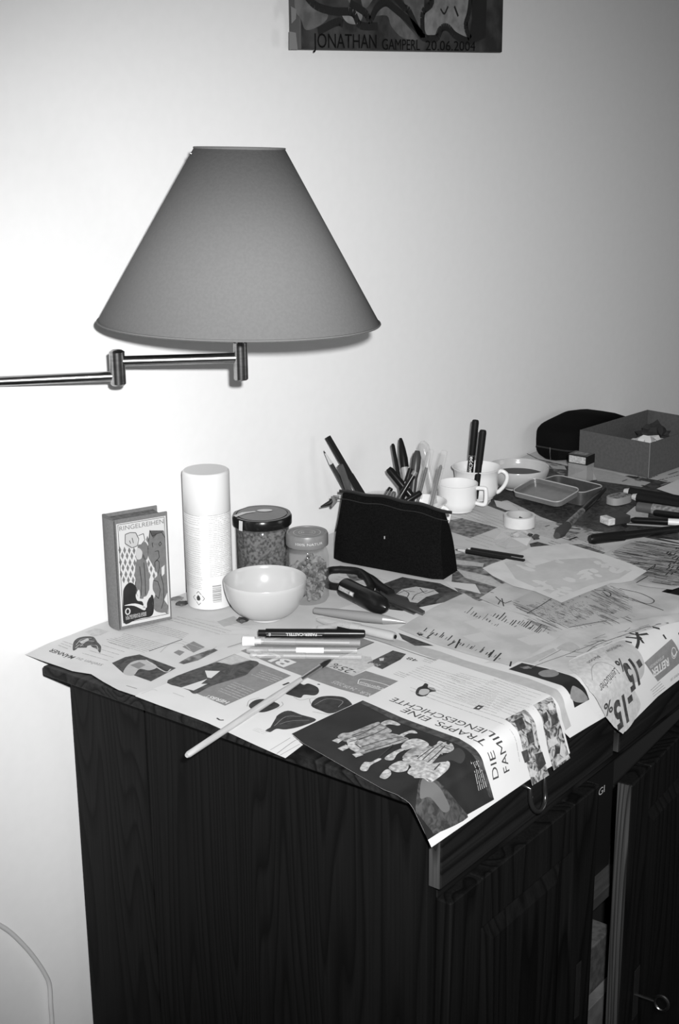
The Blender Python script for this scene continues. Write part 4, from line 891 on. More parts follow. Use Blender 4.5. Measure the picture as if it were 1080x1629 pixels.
# cups
def cup(px, py, rpx, rimpy, label, hang, hr, m=M_ceramic, square=False, hz=.55, flare=1.06):
    e, P = base_e('cup', px, py, label, 'cup'); k = mpp(P); Hh = zat(P, rimpy)-T-.0024; r = rpx*k
    pr_ = [(0, .003), (r*.62, .003), (r*.64, 0), (r*.76, 0), (r*.78, .003), (r*.9, Hh*.14), (r*.94, Hh*.35), (r*.92, Hh*.7), (r*.97, Hh*.92), (r*flare, Hh*.985), (r*flare, Hh), (r*(flare-.05), Hh), (r*.91, Hh*.9), (r*.86, Hh*.7), (r*.86, Hh*.3), (r*.75, .007), (0, .007)]
    lathe('cup_body', pr_, m, e, 56, autosmooth=50)
    c, s = math.cos(hang), math.sin(hang); hh = []
    if square: path = [(r*.9, Hh*.86), (r*.9+hr*.8, Hh*.88), (r*.9+hr, Hh*.80), (r*.9+hr, Hh*.38), (r*.9+hr*.75, Hh*.26), (r*.9, Hh*.30)]
    else: path = [(r*.9, Hh*.84), (r*.9+hr*.45, Hh*.90), (r*.9+hr*.95, Hh*.80), (r*.9+hr, Hh*.62), (r*.9+hr*.7, Hh*.40), (r*.9+hr*.2, Hh*.22), (r*.88, Hh*.18)]
    finish('handle', tube_bm([Vector((c*a, s*a, b)) for a, b in [(q.x, q.z) for q in smoothpath([(a, 0, b) for a, b in path], 6)]], .0034, 10), m, e, smooth=True)
    return e, P, r, Hh
hdir = math.atan2(RX.y, RX.x)
cC = cup(757, 792, 37, 742, 'white flared cup with round handle holding two black felt pens', hdir-.25, .016)
cB = cup(727, 812, 33, 768, 'plain white mug with squared handle between the pouch and felt pens', hdir-.35, .017, square=True, flare=.98)
cA = cup(668, 850, 40, 797, 'white cup packed with pens and pencils behind the black pouch', hdir-.5, .013)

# sticks: pens, pencils, brushes
def stick(name, label, cat, p0, p1, parts, group=None, seg=16, roll=0):
    """parts: (name, material, [(t, r)...]) with t along the length 0..1 and r in metres, (optional) label"""
    p0, p1 = Vector(p0), Vector(p1); d = p1-p0; L_ = d.length
    e = bpy.data.objects.new(name, None); col.objects.link(e); e.empty_display_size = .01; tag(e, label, cat, group)
    e.rotation_mode = 'QUATERNION'; e.location = p0; e.rotation_quaternion = d.to_track_quat('Z', 'Y')
    e['len'] = L_
    for pt in parts:
        pr_ = [(q[1], q[0]*L_) for q in pt[2]]
        if pr_[0][0] > 1e-6: pr_ = [(0, pr_[0][1])]+pr_
        if pr_[-1][0] > 1e-6: pr_ = pr_+[(0, pr_[-1][1])]
        o = lathe(pt[0], pr_, pt[1], e, seg, autosmooth=35)
        if len(pt) > 3: o['label'] = pt[3]
    return e
def facing(e):
    M = Matrix.LocRotScale(e.location, e.rotation_quaternion, None); c = M.inverted() @ CAM; return math.atan2(c.y, c.x)
def pencil(label, p0, p1, r, m=P_blackm, group=None, name='pencil', cat='pencil'):
    return stick(name, label, cat, p0, p1, [('barrel', m, [(0, r*.96), (.003, r), (.90, r)]), ('sharpened_wood', P_lead, [(.90, r*.98), (.975, r*.3)]), ('lead', I_black, [(.975, r*.3), (1, .0002)])], group, 6)
def incup(cp, top, y, r0=.35, ang=0, depth=.15):
    e, P, r, Hh = cp; t = wp(*top, y=y); base = Vector((P.x+r*r0*math.cos(ang), P.y+r*r0*math.sin(ang), T+.011)); return base, t
# two felt pens in the flared cup (barrels cross the rim)
for (top, bot, yo, lab, lp) in (((756.5, 668), (747, 762), -.090, 'taller black felt pen with white lettering in flared cup', 1), ((768.5, 684), (758, 775), -.105, 'shorter black felt pen leaning right in the flared cup', 0)):
    b = wp(*bot, y=yo+.004); t = wp(*top, y=yo); kk = mpp(t); b = b+(b-t)*.22; b.z = max(b.z, T+.0105)
    e = stick('felt_pen', lab, 'pen', b, t, [('barrel', P_blackm, [(0, 5.0*kk), (.50, 5.0*kk)]), ('collar', M_steel if lp else P_blackm, [(.50, 5.3*kk), (.515, 5.3*kk)]), ('cap', P_blackm, [(.515, 5.4*kk), (.96, 5.8*kk), (.99, 5.2*kk), (1, 4*kk)])])
    if lp:
        ik = Ink(Cyl(5.0*kk, facing(e))); ik.text('edding', (-.003, .50*e['len']), (-.003, .28*e['len']), .0065, px=False, bold=.02); ik.build('brand_lettering', I_white, e, .0002)
tb, P_ = base_e('tumbler', 607, 868, 'plain glass tumbler behind the pouch holding the left pencils', 'glass')
lathe('tumbler_body', [(0, .003), (.026, 0), (.030, .075), (.0285, .075), (.0245, .004), (0, .004)], M_glass, tb, 40, autosmooth=60)
# pens in the hidden cup
DC = dep(Vector((cA[1].x, cA[1].y, T+.07)))
def sc(top, bot, off0, off1, rpx, parts, name, label, cat, ext=0.25, seg=14, D0=None):
    """a stick whose ends lie at the cup's own distance (plus an offset), never behind the wall"""
    D0 = D0 or DC
    def at(p, off):
        dw = dep(wp(*p, y=-.022)); return CAM+ray(*p)*min(D0+off, dw)
    t = at(top, off0); b = at(bot, off1); kk = mpp(t)*rpx; b = b+(b-t)*ext
    if b.z < T+.008: b = t+(b-t)*((t.z-T-.008)/(t.z-b.z))
    return stick(name, label, cat, b, t, [(n, m, [(q, rr_*kk) for q, rr_ in pr_]) for n, m, pr_ in parts], seg=seg)
yc = cA[1].y
sc((521, 695), (578, 792), -.010, .004, 5.3, [('barrel', P_blackm, [(0, 1), (1, 1)])], 'flat_pencil', 'black square-ended stick leaning far left out of the pens cup', 'pencil', .75, 4, D0=2.135)
sc((515, 717), (556, 790), .0, .02, 3.6, [('barrel', mat('dark_barrel', .03, .4), [(0, 1), (.84, 1)]), ('sharpened_wood', P_lead, [(.84, 1), (.97, .35)]), ('lead', I_black, [(.97, .35), (1, .1)])], 'pencil', 'sharpened pencil at the far left of the pens cup', 'pencil', .75, 6, D0=2.135)
sc((541, 740), (560, 795), -.036, -.02, 6, [('barrel', mat('grey_barrel', .06, .5, var=.2, scale=60), [(0, 1), (.9, 1), (1, .85)])], 'pencil', 'dark grey thick crayon pencil crossing in front of the stick', 'pencil', .5, 6, D0=2.135)
sc((540, 727), (580, 795), .015, .045, 5.5, [('barrel', P_blackm, [(0, 1.5), (.75, 1.1)]), ('sharpened_wood', P_lead, [(.75, .8), (.93, .5)]), ('lead', I_black, [(.93, .4), (1, .15)])], 'pencil', 'black pencil with pale tip behind the crossing crayon', 'pencil', .75, 6, D0=2.135)
sc((624.5, 706), (640, 790), .02, .01, 3.8, [('barrel', P_black, [(0, .9), (.97, .8), (1, .5)])], 'marker', 'slim black marker standing left of the domed cap pen', 'marker')
sc((637, 697), (650, 790), .03, .02, 7.6, [('barrel', P_lg, [(0, .6), (.60, .70)]), ('cap', P_black, [(.60, .92), (.72, .95), (.85, .75), (.95, .5), (1, .28)])], 'marker', 'pen with tall black domed cap standing highest in pens cup', 'marker')
sc((617.5, 745), (655, 790), .0, .0, 6.2, [('barrel', P_black, [(0, 1), (.93, 1), (1, .7)]), ('clip', P_white, [(.0, .25), (.02, .25)])], 'marker', 'fat black round-ended marker leaning left in pens cup', 'marker', .1)
sc((664, 717), (655, 795), .015, .012, 7.6, [('barrel', mat('charcoal_plastic', .035, .4), [(0, .7), (.55, .7), (.72, 1), (.9, .95), (1, .5)])], 'marker', 'broad charcoal grey marker with tapered cap standing in cup', 'marker')
sc((654, 742), (640, 790), .0, -.002, 4.8, [('barrel', P_black, [(0, 1), (.55, 1)]), ('silver_band', M_steel, [(.55, 1.05), (.60, 1.05)]), ('neck', P_black, [(.60, .95), (.95, .8)]), ('nib', M_steel, [(.95, .4), (1, .1)])], 'technical_pen', 'black technical pen with silver band in pens cup', 'pen', .3)
sc((661, 750), (632, 798), -.014, -.012, 4.6, [('barrel', P_black, [(0, 1), (.9, 1)]), ('end_cap', P_grey, [(.9, 1.05), (1, .95)])], 'pen', 'black pen with grey end button crossing in front', 'pen', .25)
sc((622, 776), (606, 802), -.02, -.015, 4.3, [('barrel', P_black, [(0, 1), (.96, 1), (1, .8)])], 'pen', 'short black pen end peeping lowest left above the pouch', 'pen', .5)
sc((670, 783), (636, 804), -.026, -.022, 4.6, [('barrel', P_black, [(0, 1), (.95, 1), (1, .7)])], 'pen', 'black pen lying lowest right across the pens cup rim', 'pen', .2)
sc((627, 782), (622, 804), -.01, -.006, 4.0, [('barrel', mat('dark_barrel', .03, .4), [(0, 1), (.9, 1), (1, .6)])], 'pen', 'short dark pen end just right of lowest left pen', 'pen', .3)
sc((686, 714), (664, 800), .0, .005, 5.6, [('refill', I_black, [(0, .45), (.70, .45)]), ('barrel', P_clear, [(.0, 1), (.72, 1)]), ('cap', P_clear, [(.72, 1.15), (.97, .95), (1, .5)])], 'ballpoint_pen', 'clear ballpoint pen with dark refill left of its twin', 'pen', .15)
sc((707, 717), (687, 800), .01, .0, 5.6, [('refill', mat('refill_grey', .12, .4), [(0, .5), (.72, .5), (.75, .2)]), ('barrel', P_clear, [(.0, 1), (.70, 1)]), ('cap', P_clear, [(.70, 1.1), (.99, 1), (1, .8)])], 'ballpoint_pen', 'clear ballpoint pen leaning farthest right over the pens cup', 'pen', .1)
sc((672, 702), (690, 792), .03, .02, 5.2, [('handle', P_clear2, [(0, .8), (.62, .8), (.7, 1.2), (.82, 1.9), (.93, 1.7), (1, .7)])], 'plastic_spoon', 'frosted clear plastic spoon standing behind the clear pens', 'spoon', .1)

# lying sticks in front of the bowl
def lie(a, b, rpx, h, parts, name, label, cat, seg=16, group=None, surf=None):
    A_, B_ = tp(*a), tp(*b); k = mpp((A_+B_)/2); hh = T+.0044+h
    A_ = tp(*a, hh+rpx*k); B_ = tp(*b, hh+rpx*k)
    return stick(name, label, cat, A_, B_, [(n, m, [(q, rr_*rpx*k) for q, rr_ in pr_]) for n, m, pr_ in parts], group, seg), k
e, k = lie((581, 1008), (411, 1007), 7.5, .010, [('cap_end', P_black, [(0, .55), (.01, .8), (.05, .85), (.15, .95)]), ('grip', P_black, [(.15, .9), (.38, 1.0)]), ('barrel', P_black, [(.38, .95), (.93, .95)]), ('tip_cap', P_blackm, [(.93, .7), (1, .7)])], 'brush_pen', 'glossy black brush pen lying on the clear pens', 'pen')
fa = facing(e); L_ = e['len']; rc = 7.2*k
ik = Ink(Cyl(rc, fa)); ik.text('FABER-CASTELL', (.000, .45*L_), (.000, .74*L_), .0035, px=False, bold=.02); ik.text('8', (0.0, .88*L_), (0, .90*L_), .004, px=False); ik.build('brand_lettering', I_pale, e, .0003)
ik = Ink(Cyl(rc, fa)); ik.stroke([(-.0025, .40*L_), (-.0025, .92*L_)], .0005, px=False); ik.build('highlight_rule', I_lt, e, .0003)  # pale line painted along the glossy barrel as its highlight
ca = math.cos(fa+1.1); sa = math.sin(fa+1.1)
bm = bmesh.new(); rc1 = 7.5*k*.9; d_ = Vector((math.cos(fa-1.1), math.sin(fa-1.1), 0)); d2_ = Vector((math.cos(fa+.9), math.sin(fa+.9), 0))
for dd in (d2_, ):
    n_ = dd.cross(Vector((0, 0, 1))); q = [dd*rc1*.9, dd*rc1*.95, dd*(rc1*1.9), dd*rc1*1.0]
    zz = [.10*L_, .27*L_, .26*L_, .12*L_]
    A1 = [bm.verts.new(p_+n_*.0012+Vector((0, 0, z_))) for p_, z_ in zip(q, zz)]; B1 = [bm.verts.new(p_-n_*.0012+Vector((0, 0, z_))) for p_, z_ in zip(q, zz)]
    bm.faces.new(A1); bm.faces.new(B1[::-1])
    for i in range(4): bm.faces.new((A1[i], A1[(i+1) % 4], B1[(i+1) % 4], B1[i]))
finish('clip', bm, P_black, e)
tubes = [((573, 1023), (403, 1020), 'nearest the black brush pen', .60), ((568, 1035), (392, 1034), 'in the middle of the three', .75), ((575, 1045), (398, 1042), 'nearest the table edge', .5)]
for i, (a, b, w_, f_) in enumerate(tubes):
    e, k = lie(a, b, 5.2, .0, [('barrel', P_clear2, [(0, .9), (f_, .9)]), ('cap', P_clear2, [(f_, 1.05), (.98, 1.0), (1, .8)]), ('refill', mat('refill_pale', .38, .5), [(.10+.05*i, .4), (.9-.1*i, .4)])], 'clear_pen', 'pale translucent pen lying '+w_+' in the row', 'pen', group=None)
    if i == 0: lathe('pen_cap', [(0, .985*e['len']), (8*k, .985*e['len']), (8.5*k, 1.10*e['len']), (0, 1.11*e['len'])], P_white, e, 20)['label'] = 'wide white pen cap'
    if i != 2: lathe('label_sleeve', [(5.2*k*.95, L*e['len']) for L in ((.3, .55) if i == 1 else (.93, 1.0))], P_white, e, 16)
# paint brush over the table end
a_ = tp(527, 1049, T+.006); b_ = tp(297, 1202, T+.006); kk = mpp(a_)
stick('paint_brush', 'long thin pale-handled paint brush sticking out over the table end', 'brush', b_, a_, [('handle', mat('brush_wood', .42, .5, var=.2, scale=40, stretch=(8, 8, .6)), [(0, 3.2*kk), (.01, 4.6*kk), (.25, 4.9*kk), (.55, 5.6*kk), (.76, 4.0*kk)]), ('ferrule', mat('bright_ferrule', .75, .25, .5, 1.0), [(.76, 4.0*kk), (.91, 4.2*kk)]), ('bristles', I_dk, [(.91, 3.8*kk), (.95, 4.2*kk), (.985, 2.2*kk), (1, .3*kk)])], seg=18)
# fat marker on the scissors
a_ = tp(548, 934, T+.018); b_ = tp(614, 967, T+.018); kk = mpp(a_); rm = 15.5*kk
e = stick('fat_marker', 'short fat glossy black marker with pale label lying beside jar', 'marker', a_, b_, [('end_plug', P_grey, [(-.02, rm*.8), (.02, rm*.93)]), ('barrel', P_black, [(.02, rm), (.48, rm)]), ('cap', P_black, [(.49, rm*1.04), (.75, rm*1.04), (.90, rm*.9), (.98, rm*.55), (1.02, rm*.2)])], seg=32)
fa = facing(e); L_ = e['len']; cyl = Cyl(rm, fa)
ik = Ink(cyl); ik.poly([(.001, .05*L_), (.007, .05*L_), (.007, .42*L_), (.001, .42*L_)], px=False); ik.build('label_strip', I_mid, e, .0002)
ik = Ink(cyl); ik.block([(.0025, .08*L_), (.0025, .30*L_), (.0055, .30*L_), (.0055, .08*L_)], 3, w=.0008, px=False); ik.poly([(.002, .33*L_), (.006, .33*L_), (.006, .40*L_), (.002, .40*L_)], px=False); ik.build('label_print', I_white, e, .0004)
# scissors
sc_e = empty('scissors', tp(600, 935), 'scissors with black looped handles half under the fat marker', 'scissors'); S0 = tp(600, 935)
def loc(px, py, z): p = tp(px, py, T+z); return p-S0
path = [(540, 906), (570, 909), (584, 920), (590, 936), (572, 938), (540, 934), (522, 930), (516, 918), (524, 908)]
finish('handle', tube_bm(smoothpath([loc(x, y, .012) for x, y in path]+[loc(540, 906, .012)], 5), .0052, 10), P_blackm, sc_e, smooth=True)
path = [(574, 914), (590, 921), (606, 934), (622, 944)]
finish('handle', tube_bm(smoothpath([loc(x, y, .010) for x, y in path], 5), [.006]*16, 10), P_blackm, sc_e, smooth=True)
def blade(name, pts, z, th, m):
    bm = bmesh.new(); t_ = [bm.verts.new(loc(x, y, z+th)) for x, y in pts]; b_ = [bm.verts.new(v.co-Vector((0, 0, th))) for v in t_]
    bm.faces.new(t_); bm.faces.new(b_[::-1]); n = len(pts)
    for i in range(n): bm.faces.new((t_[i], t_[(i+1) % n], b_[(i+1) % n], b_[i]))
    return finish(name, bm, m, sc_e)
blade('blade', [(604, 940), (612, 936), (640, 950), (676, 972), (672, 976), (640, 962), (608, 950)], .006, .003, mat('dark_blade', .16, .3, .5, .8))
blade('blade', [(604, 946), (612, 944), (640, 958), (664, 972), (658, 976), (630, 964)], .0035, .002, mat('dark_blade', .16, .3, .5, .8))
# grey tapered tool and capped pen in front of jar
e, k = lie((500, 971), (646, 990), 8.5, .004, [('handle', mat('tool_grey', .19, .45), [(0, .55), (.2, .8), (.55, 1.0), (.76, .85)]), ('ferrule', mat('tool_metal', .45, .35, .5, .6), [(.76, .85), (1, .12)])], 'modelling_tool', 'grey tapered modelling tool pointing right in front of jar', 'tool')
e, k = lie((505, 985), (628, 1013), 8.0, .001, [('barrel', P_clear2, [(0, .4), (.1, .8), (.45, .85)]), ('cap', mat('pale_cap', .34, .4), [(.45, .9), (.56, 1.0)]), ('refill_body', P_lg, [(.56, .85), (.95, .95), (1, .8)]), ('end_plug', P_black, [(.99, .4), (1.012, .4)])], 'capped_pen', 'translucent grey pen with dark plug end beside handwritten sheet', 'pen')
e, k = lie((505, 1000), (545, 993), 5.0, .003, [('barrel', P_clear2, [(0, .9), (.8, 1), (1, .6)])], 'glue_tube', 'short translucent tube end behind the black brush pen', 'tube')

# ------------------------------------------------------------------ pencil pouch
q0, q1 = tp(528, 893), tp(704, 926)
px_, py_ = (q1-q0).x, (q1-q0).y; Lp = math.hypot(px_, py_); ap = math.atan2(py_, px_)
pouch = empty('pencil_pouch', (q0.x, q0.y, T+.003), 'black canvas zip pencil pouch standing in front of the cups', 'pouch'); pouch.rotation_euler = (0, 0, ap)
zl, zr_ = zat(q0, 790)-T-.003, zat(q1, 825)-T-.003
bm = bmesh.new(); NX, NZ = 26, 12; rings = []
for i in range(NX+1):
    t = i/NX; x = t*Lp; hgt = zl+(zr_-zl)*t+.004*math.sin(t*math.pi)+.0012*math.sin(t*19)
    endf = 1-.0*abs(2*t-1); w0 = .024*(1-.35*max(0, .12-t)/.12-.25*max(0, t-.92)/.08)
    prof = []
    for j in range(NZ+1):
        s_ = j/NZ; w_ = w0*(1-s_**1.5)*1.0+.0035; bul = .003*math.sin(s_*math.pi)*(1+.5*math.sin(t*11+s_*4))
        prof.append((w_+bul, s_*hgt))
    xoff = lambda z_: (.012*(1-z_/hgt)*(2*t-1)*-.0)
    sh_ = [(1 if t > .5 else -1)*0 for _ in prof]
    taper = lambda z_: x+( -.012*(z_/hgt) if t > .96 else 0)+((.010*(z_/hgt)) if t < .02 else 0)
    cw_ = .024
    ring = [bm.verts.new((taper(z_), cw_-w_, z_)) for w_, z_ in prof]+[bm.verts.new((taper(z_), cw_+w_, z_)) for w_, z_ in prof[::-1]]
    rings.append(ring)
for a, b in zip(rings, rings[1:]):
    n = len(a)
    for i in range(n): bm.faces.new((a[i], b[i], b[(i+1) % n], a[(i+1) % n]))
bm.faces.new(rings[0][::-1]); bm.faces.new(rings[-1])
o = finish('pouch_body', bm, M_fabric, pouch, smooth=True, autosmooth=50)
zp = [Vector((Lp*t, .024, zl+(zr_-zl)*t+.004*math.sin(t*math.pi)+.0012*math.sin(t*19)+.0022)) for t in [i/24 for i in range(25)]]
finish('zip', tube_bm(zp, .0026, 6), mat('zip_black', .014, .5, bump=.5, scale=300), pouch, smooth=True)
finish('seam', tube_bm([v+Vector((0, -.008, -.010)) for v in zp], .0007, 6), mat('zip_black', .014, .5), pouch, smooth=True)
def lo2(px, py, depthP):
    v = CAM+ray(px, py)*dep(depthP); return Matrix.LocRotScale(pouch.location, pouch.rotation_euler, None).inverted() @ v
top0 = q0+Vector((0, 0, zl))
ppp = [lo2(x, y, top0) for x, y in ((540, 791), (531, 790), (529, 796), (524, 800), (510, 806))]
finish('zip_pull', tube_bm(ppp[:3], .0022, 8), M_steel, pouch, smooth=True)
finish('pull_tab', tube_bm(ppp[2:], [.003, .0034, .0008], 8), P_blackm, pouch, smooth=True)
bm = tube_bm([lo2(529, 789, top0), lo2(532, 799, top0), lo2(528, 806, top0)], [.0026, .0036, .0016], 8); finish('knotted_ribbon', bm, mat('ribbon_grey', .13, .9, bump=.8, scale=300), pouch, smooth=True)
bm = bmesh.new(); box(bm, Lp*.5, Lp*.5+.0015, -.0062, -.0052, zl*.5, zl*.5+.004); finish('lint_speck', bm, P_lg, pouch)

# ------------------------------------------------------------------ far right things
# dark soft case against the wall
yk = -.062; out = [wp(*q, yk) for q in ((857, 704), (866, 690), (890, 676), (930, 656), (955, 653), (970, 658), (992, 666))]; xa = out[0].x+.046; xb = out[-1].x+.02
def ch(x):
    if x <= out[1].x: return out[0].z+(out[1].z-out[0].z)*max(0, (x-out[0].x)/(out[1].x-out[0].x))-T
    for p, q in zip(out[1:], out[2:]):
        if x <= q.x: return p.z+(q.z-p.z)*(x-p.x)/(q.x-p.x)-T
    return out[-1].z-T
case = empty('soft_case', ((xa+xb)/2, yk, T+.002), 'black soft zip case against the wall behind the cardboard box', 'case'); xm = (xa+xb)/2
bm = bmesh.new(); rings = []; NX = 26
for i in range(NX+1):
    t = i/NX; x = xa+(xb-xa)*t; e_ = max(.35, math.sqrt(max(0, 1-(2*t-1)**10))); ry = .050*e_; hh = max(.012, ch(x)-.002)*(.75+.25*e_)
    rings.append([bm.verts.new((x-xm, ry*math.copysign(abs(math.cos(a))**.4, math.cos(a)), hh/2+hh/2*math.copysign(abs(math.sin(a))**.5, math.sin(a)))) for a in [2*math.pi*j/24 for j in range(24)]])
for a, b in zip(rings, rings[1:]):
    for i in range(24): bm.faces.new((a[i], b[i], b[(i+1) % 24], a[(i+1) % 24]))
bm.faces.new(rings[0][::-1]); bm.faces.new(rings[-1]); finish('case_body', bm, M_fabric2, case, smooth=True, autosmooth=60)
zpts = [Vector((xa-xm+q, yy, .022)) for q, yy in ((-.001, .03), (-.003, 0), (-.001, -.035), (.02, -.051), (.10, -.052), (.20, -.052))]
finish('zip', tube_bm(smoothpath(zpts, 5), .0016, 6), mat('zip_black', .014, .5), case, smooth=True)
finish('zip_pull', tube_bm([(xa-xm-.004, 0, .024), (xa-xm-.007, -.002, .014), (xa-xm-.006, -.003, .003)], .0011, 6), M_steel, case, smooth=True)
# cardboard box
b0 = tp(1031, 763); zt = .0625; th = .0022
bl = tp(926, 747); dA = Vector((tp(927, 684, T+zt+.0005)-tp(1034, 707, T+zt+.0005))); dA.z = 0; LA = dA.length; dB = tp(1034, 652, T+zt)-tp(927, 684, T+zt); dB.z = 0; LB = dB.length
angx = math.atan2(dB.y, dB.x)
cbx = empty('cardboard_box', (b0.x, b0.y, T+.0025), 'open grey cardboard box at the far right with crumpled things inside', 'box'); cbx.rotation_euler = (0, 0, angx)
angy = math.atan2(dA.y, dA.x)-angx; ya = LA*math.sin(angy)
boxo('bottom', M_card, cbx, 0, LB, 0, ya, 0, th)
for nm, a in (('box_wall', (0, LB, 0, th)), ('box_wall', (0, LB, ya-th, ya)), ('box_wall', (0, th, th, ya-th)), ('box_wall', (LB-th, LB, th, ya-th))):
    boxo(nm, M_card, cbx, *a, th, zt, bevel=.0004)
bm = bmesh.new(); box(bm, -.0003, .0005, -.0003, .0005, .001, zt+.0003); finish('worn_corner', bm, M_cardedge, cbx)
Mb = Matrix.LocRotScale(cbx.location, cbx.rotation_euler, None)
def blob(name, label, cat, P, r, m, amp=.25, sq=1.0, seed=0, sub=3, parent=None, kind=None):
    from mathutils import noise
    bm = bmesh.new(); bmesh.ops.create_icosphere(bm, subdivisions=sub, radius=1)
    for v in bm.verts:
        n_ = noise.noise(v.co*2.1+Vector((seed, seed*2, 0)))+.5*noise.noise(v.co*5+Vector((seed, 0, 0)))
        c = v.co*(1+amp*n_); v.co = Vector((c.x*r, c.y*r, c.z*r*sq))
    zmin = min(v.co.z for v in bm.verts)
    for v in bm.verts: v.co.z -= zmin
    o = finish(name, bm, m, parent, smooth=True, autosmooth=25); o.location = P
    if label: tag(o, label, cat)
    return o
blob('crumpled_tissue', 'crumpled pale tissue lying in the cardboard box', 'tissue', Mb @ Vector((LB*.34, ya*.34, .0025)), .036, M_white, .4, .62, 3)
blob('dark_rag', 'dark crumpled rag in the back of the cardboard box', 'rag', Mb @ Vector((LB*.70, ya*.60, .0025)), .030, mat('rag_dark', .02, .8, bump=.6, scale=80), .6, .85, 7)
# small clear box with black lid
k0 = tp(932, 771); e = empty('pin_box', (k0.x, k0.y, T+.0026), 'small clear plastic box with black lid and pale label', 'box')
u1 = tp(899, 765)-k0; e.rotation_euler = (0, 0, math.atan2(-(u1).x, (u1).y)); e.rotation_euler = (0, 0, math.atan2(u1.y, u1.x)-math.pi/2)
wa = .036; wd2 = .026; hz_ = zat(k0, 727)-T-.002
boxo('clear_body', mat('smoky_plastic', .35, .12, .5, alpha=.5), e, 0, wd2, 0, wa, 0, hz_*.66, bevel=.0008)
boxo('lid', P_black, e, -.0008, wd2+.0008, -.0008, wa+.0008, hz_*.66+.0002, hz_, bevel=.0008)
boxo('front_label', mat('label_paper', .48, .6, c2=.3, scale=300), e, -.0013, -.0009, .002, wa-.002, hz_*.70, hz_*.96, bevel=0)
boxo('top_label', mat('label_paper2', .25, .6, c2=.12, scale=300), e, .006, wd2-.005, .006, wa-.006, hz_+.0001, hz_+.0005, bevel=0)
# tin with hinged open lid
def rrect(w, d, r, n=5):
    out = []
    for cx_, cy_, a0_ in ((w-r, d-r, 0), (r, d-r, 90), (r, r, 180), (w-r, r, 270)):
        for j in range(n+1): a = R(a0_+90*j/n); out.append((cx_+r*math.cos(a), cy_+r*math.sin(a)))
    return out
def tray_bm(w, d, r, h, th=.0012, M=None):
    bm = bmesh.new(); o_ = rrect(w, d, r); i_ = [(th+(x)*(w-2*th)/w, th+y*(d-2*th)/d) for x, y in o_]; n = len(o_)
    L1 = [bm.verts.new((x, y, 0)) for x, y in o_]; L2 = [bm.verts.new((x, y, h)) for x, y in o_]; L3 = [bm.verts.new((x, y, h)) for x, y in i_]; L4 = [bm.verts.new((x, y, th)) for x, y in i_]
    for A_, B_ in ((L1, L2), (L2, L3), (L3, L4)):
        for j in range(n): bm.faces.new((A_[j], A_[(j+1) % n], B_[(j+1) % n], B_[j]))
    bm.faces.new(L1[::-1]); bm.faces.new(L4)
    if M:
        for v in bm.verts: v.co = M @ v.co
    return bm
t0 = tp(925, 808); t1 = tp(862, 792); t2 = tp(955, 785)
ux_ = t2-t0; dT = t0-t1
tin = empty('metal_tin', (t0.x, t0.y, T+.0028), 'small metal tin with its hinged lid folded open', 'tin')
at_ = math.atan2(dT.y, dT.x)   # long side runs toward the viewer's right
LT = .098; WT = .060; tin.rotation_euler = (0, 0, at_)
finish('tin_base', tray_bm(LT, WT, .012, .022, M=Matrix.Translation((-LT, 0, 0))), mat('tin_base_metal', .13, .35, .6, .6, var=.2, scale=90), tin, smooth=True, autosmooth=40)
Ml = Matrix.Translation((-LT, -.001, .0215)) @ Matrix.Rotation(R(11), 4, 'X') @ Matrix.Translation((0, -WT, 0))
finish('tin_lid', tray_bm(LT, WT, .012, .008, M=Ml), mat('tin_lid_metal', .22, .3, .6, .45, var=.1, scale=90), tin, smooth=True, autosmooth=40)
for nm_, M_, h_ in (('lid_rim', Ml, .0085), ('base_rim', Matrix.Translation((-LT, 0, 0)), .0222)):
    finish(nm_, tube_bm([M_ @ Vector((x, y, h_)) for x, y in rrect(LT, WT, .012)], .0011, 6, closed=True), mat('tin_rim', .5, .3, .6, .5), tin, smooth=True)
bm = bmesh.new()
for q in (.2, .5, .8): tube_bm([(-LT*q-.008, -.0012, .0235), (-LT*q+.008, -.0012, .0235)], .0015, 8, bm)
finish('hinge', bm, M_tin, tin, smooth=True)
# bottom props the raised lid
# tape roll
e, P = base_e('tape_roll', 826, 838, 'roll of clear tape lying flat in front of the open tin', 'tape'); k = mpp(P); r = 25*k; hh = zat(P, 818)-T-.003; hh = max(.010, min(.02, hh))
lathe('tape', [(r*.84, 0), (r, 0), (r, hh), (r*.84, hh), (r*.84, 0)], mat('tape_pale', .58, .35, var=.05, scale=80), e, 48)
lathe('core', [(r*.78, 0), (r*.835, 0), (r*.835, hh+.0003), (r*.78, hh+.0003), (r*.78, 0)], mat('tape_core', .40, .5), e, 48)
pb = tp(829, 832); blob('putty_crumb', 'dark crumb lying inside the tape roll', 'crumb', (pb.x, pb.y, T+.003), .0048, I_dk, .5, .8, 2, 2)
# brush, broad, with pale bristles end
e, k = lie((962, 778), (886, 852), 6.0, .006, [('handle', P_black, [(0, .5), (.30, .9), (.50, .8)]), ('ferrule', mat('dull_ferrule', .3, .35, .5, .5, c2=.1, scale=150), [(.50, .85), (.80, 1.0)]), ('bristles', mat('bristle_dark', .04, .8, bump=.6, scale=200), [(.80, 1.05), (.93, 1.4), (1, .8)])], 'broad_brush', 'broad paint brush with metal ferrule beside the open tin', 'brush')
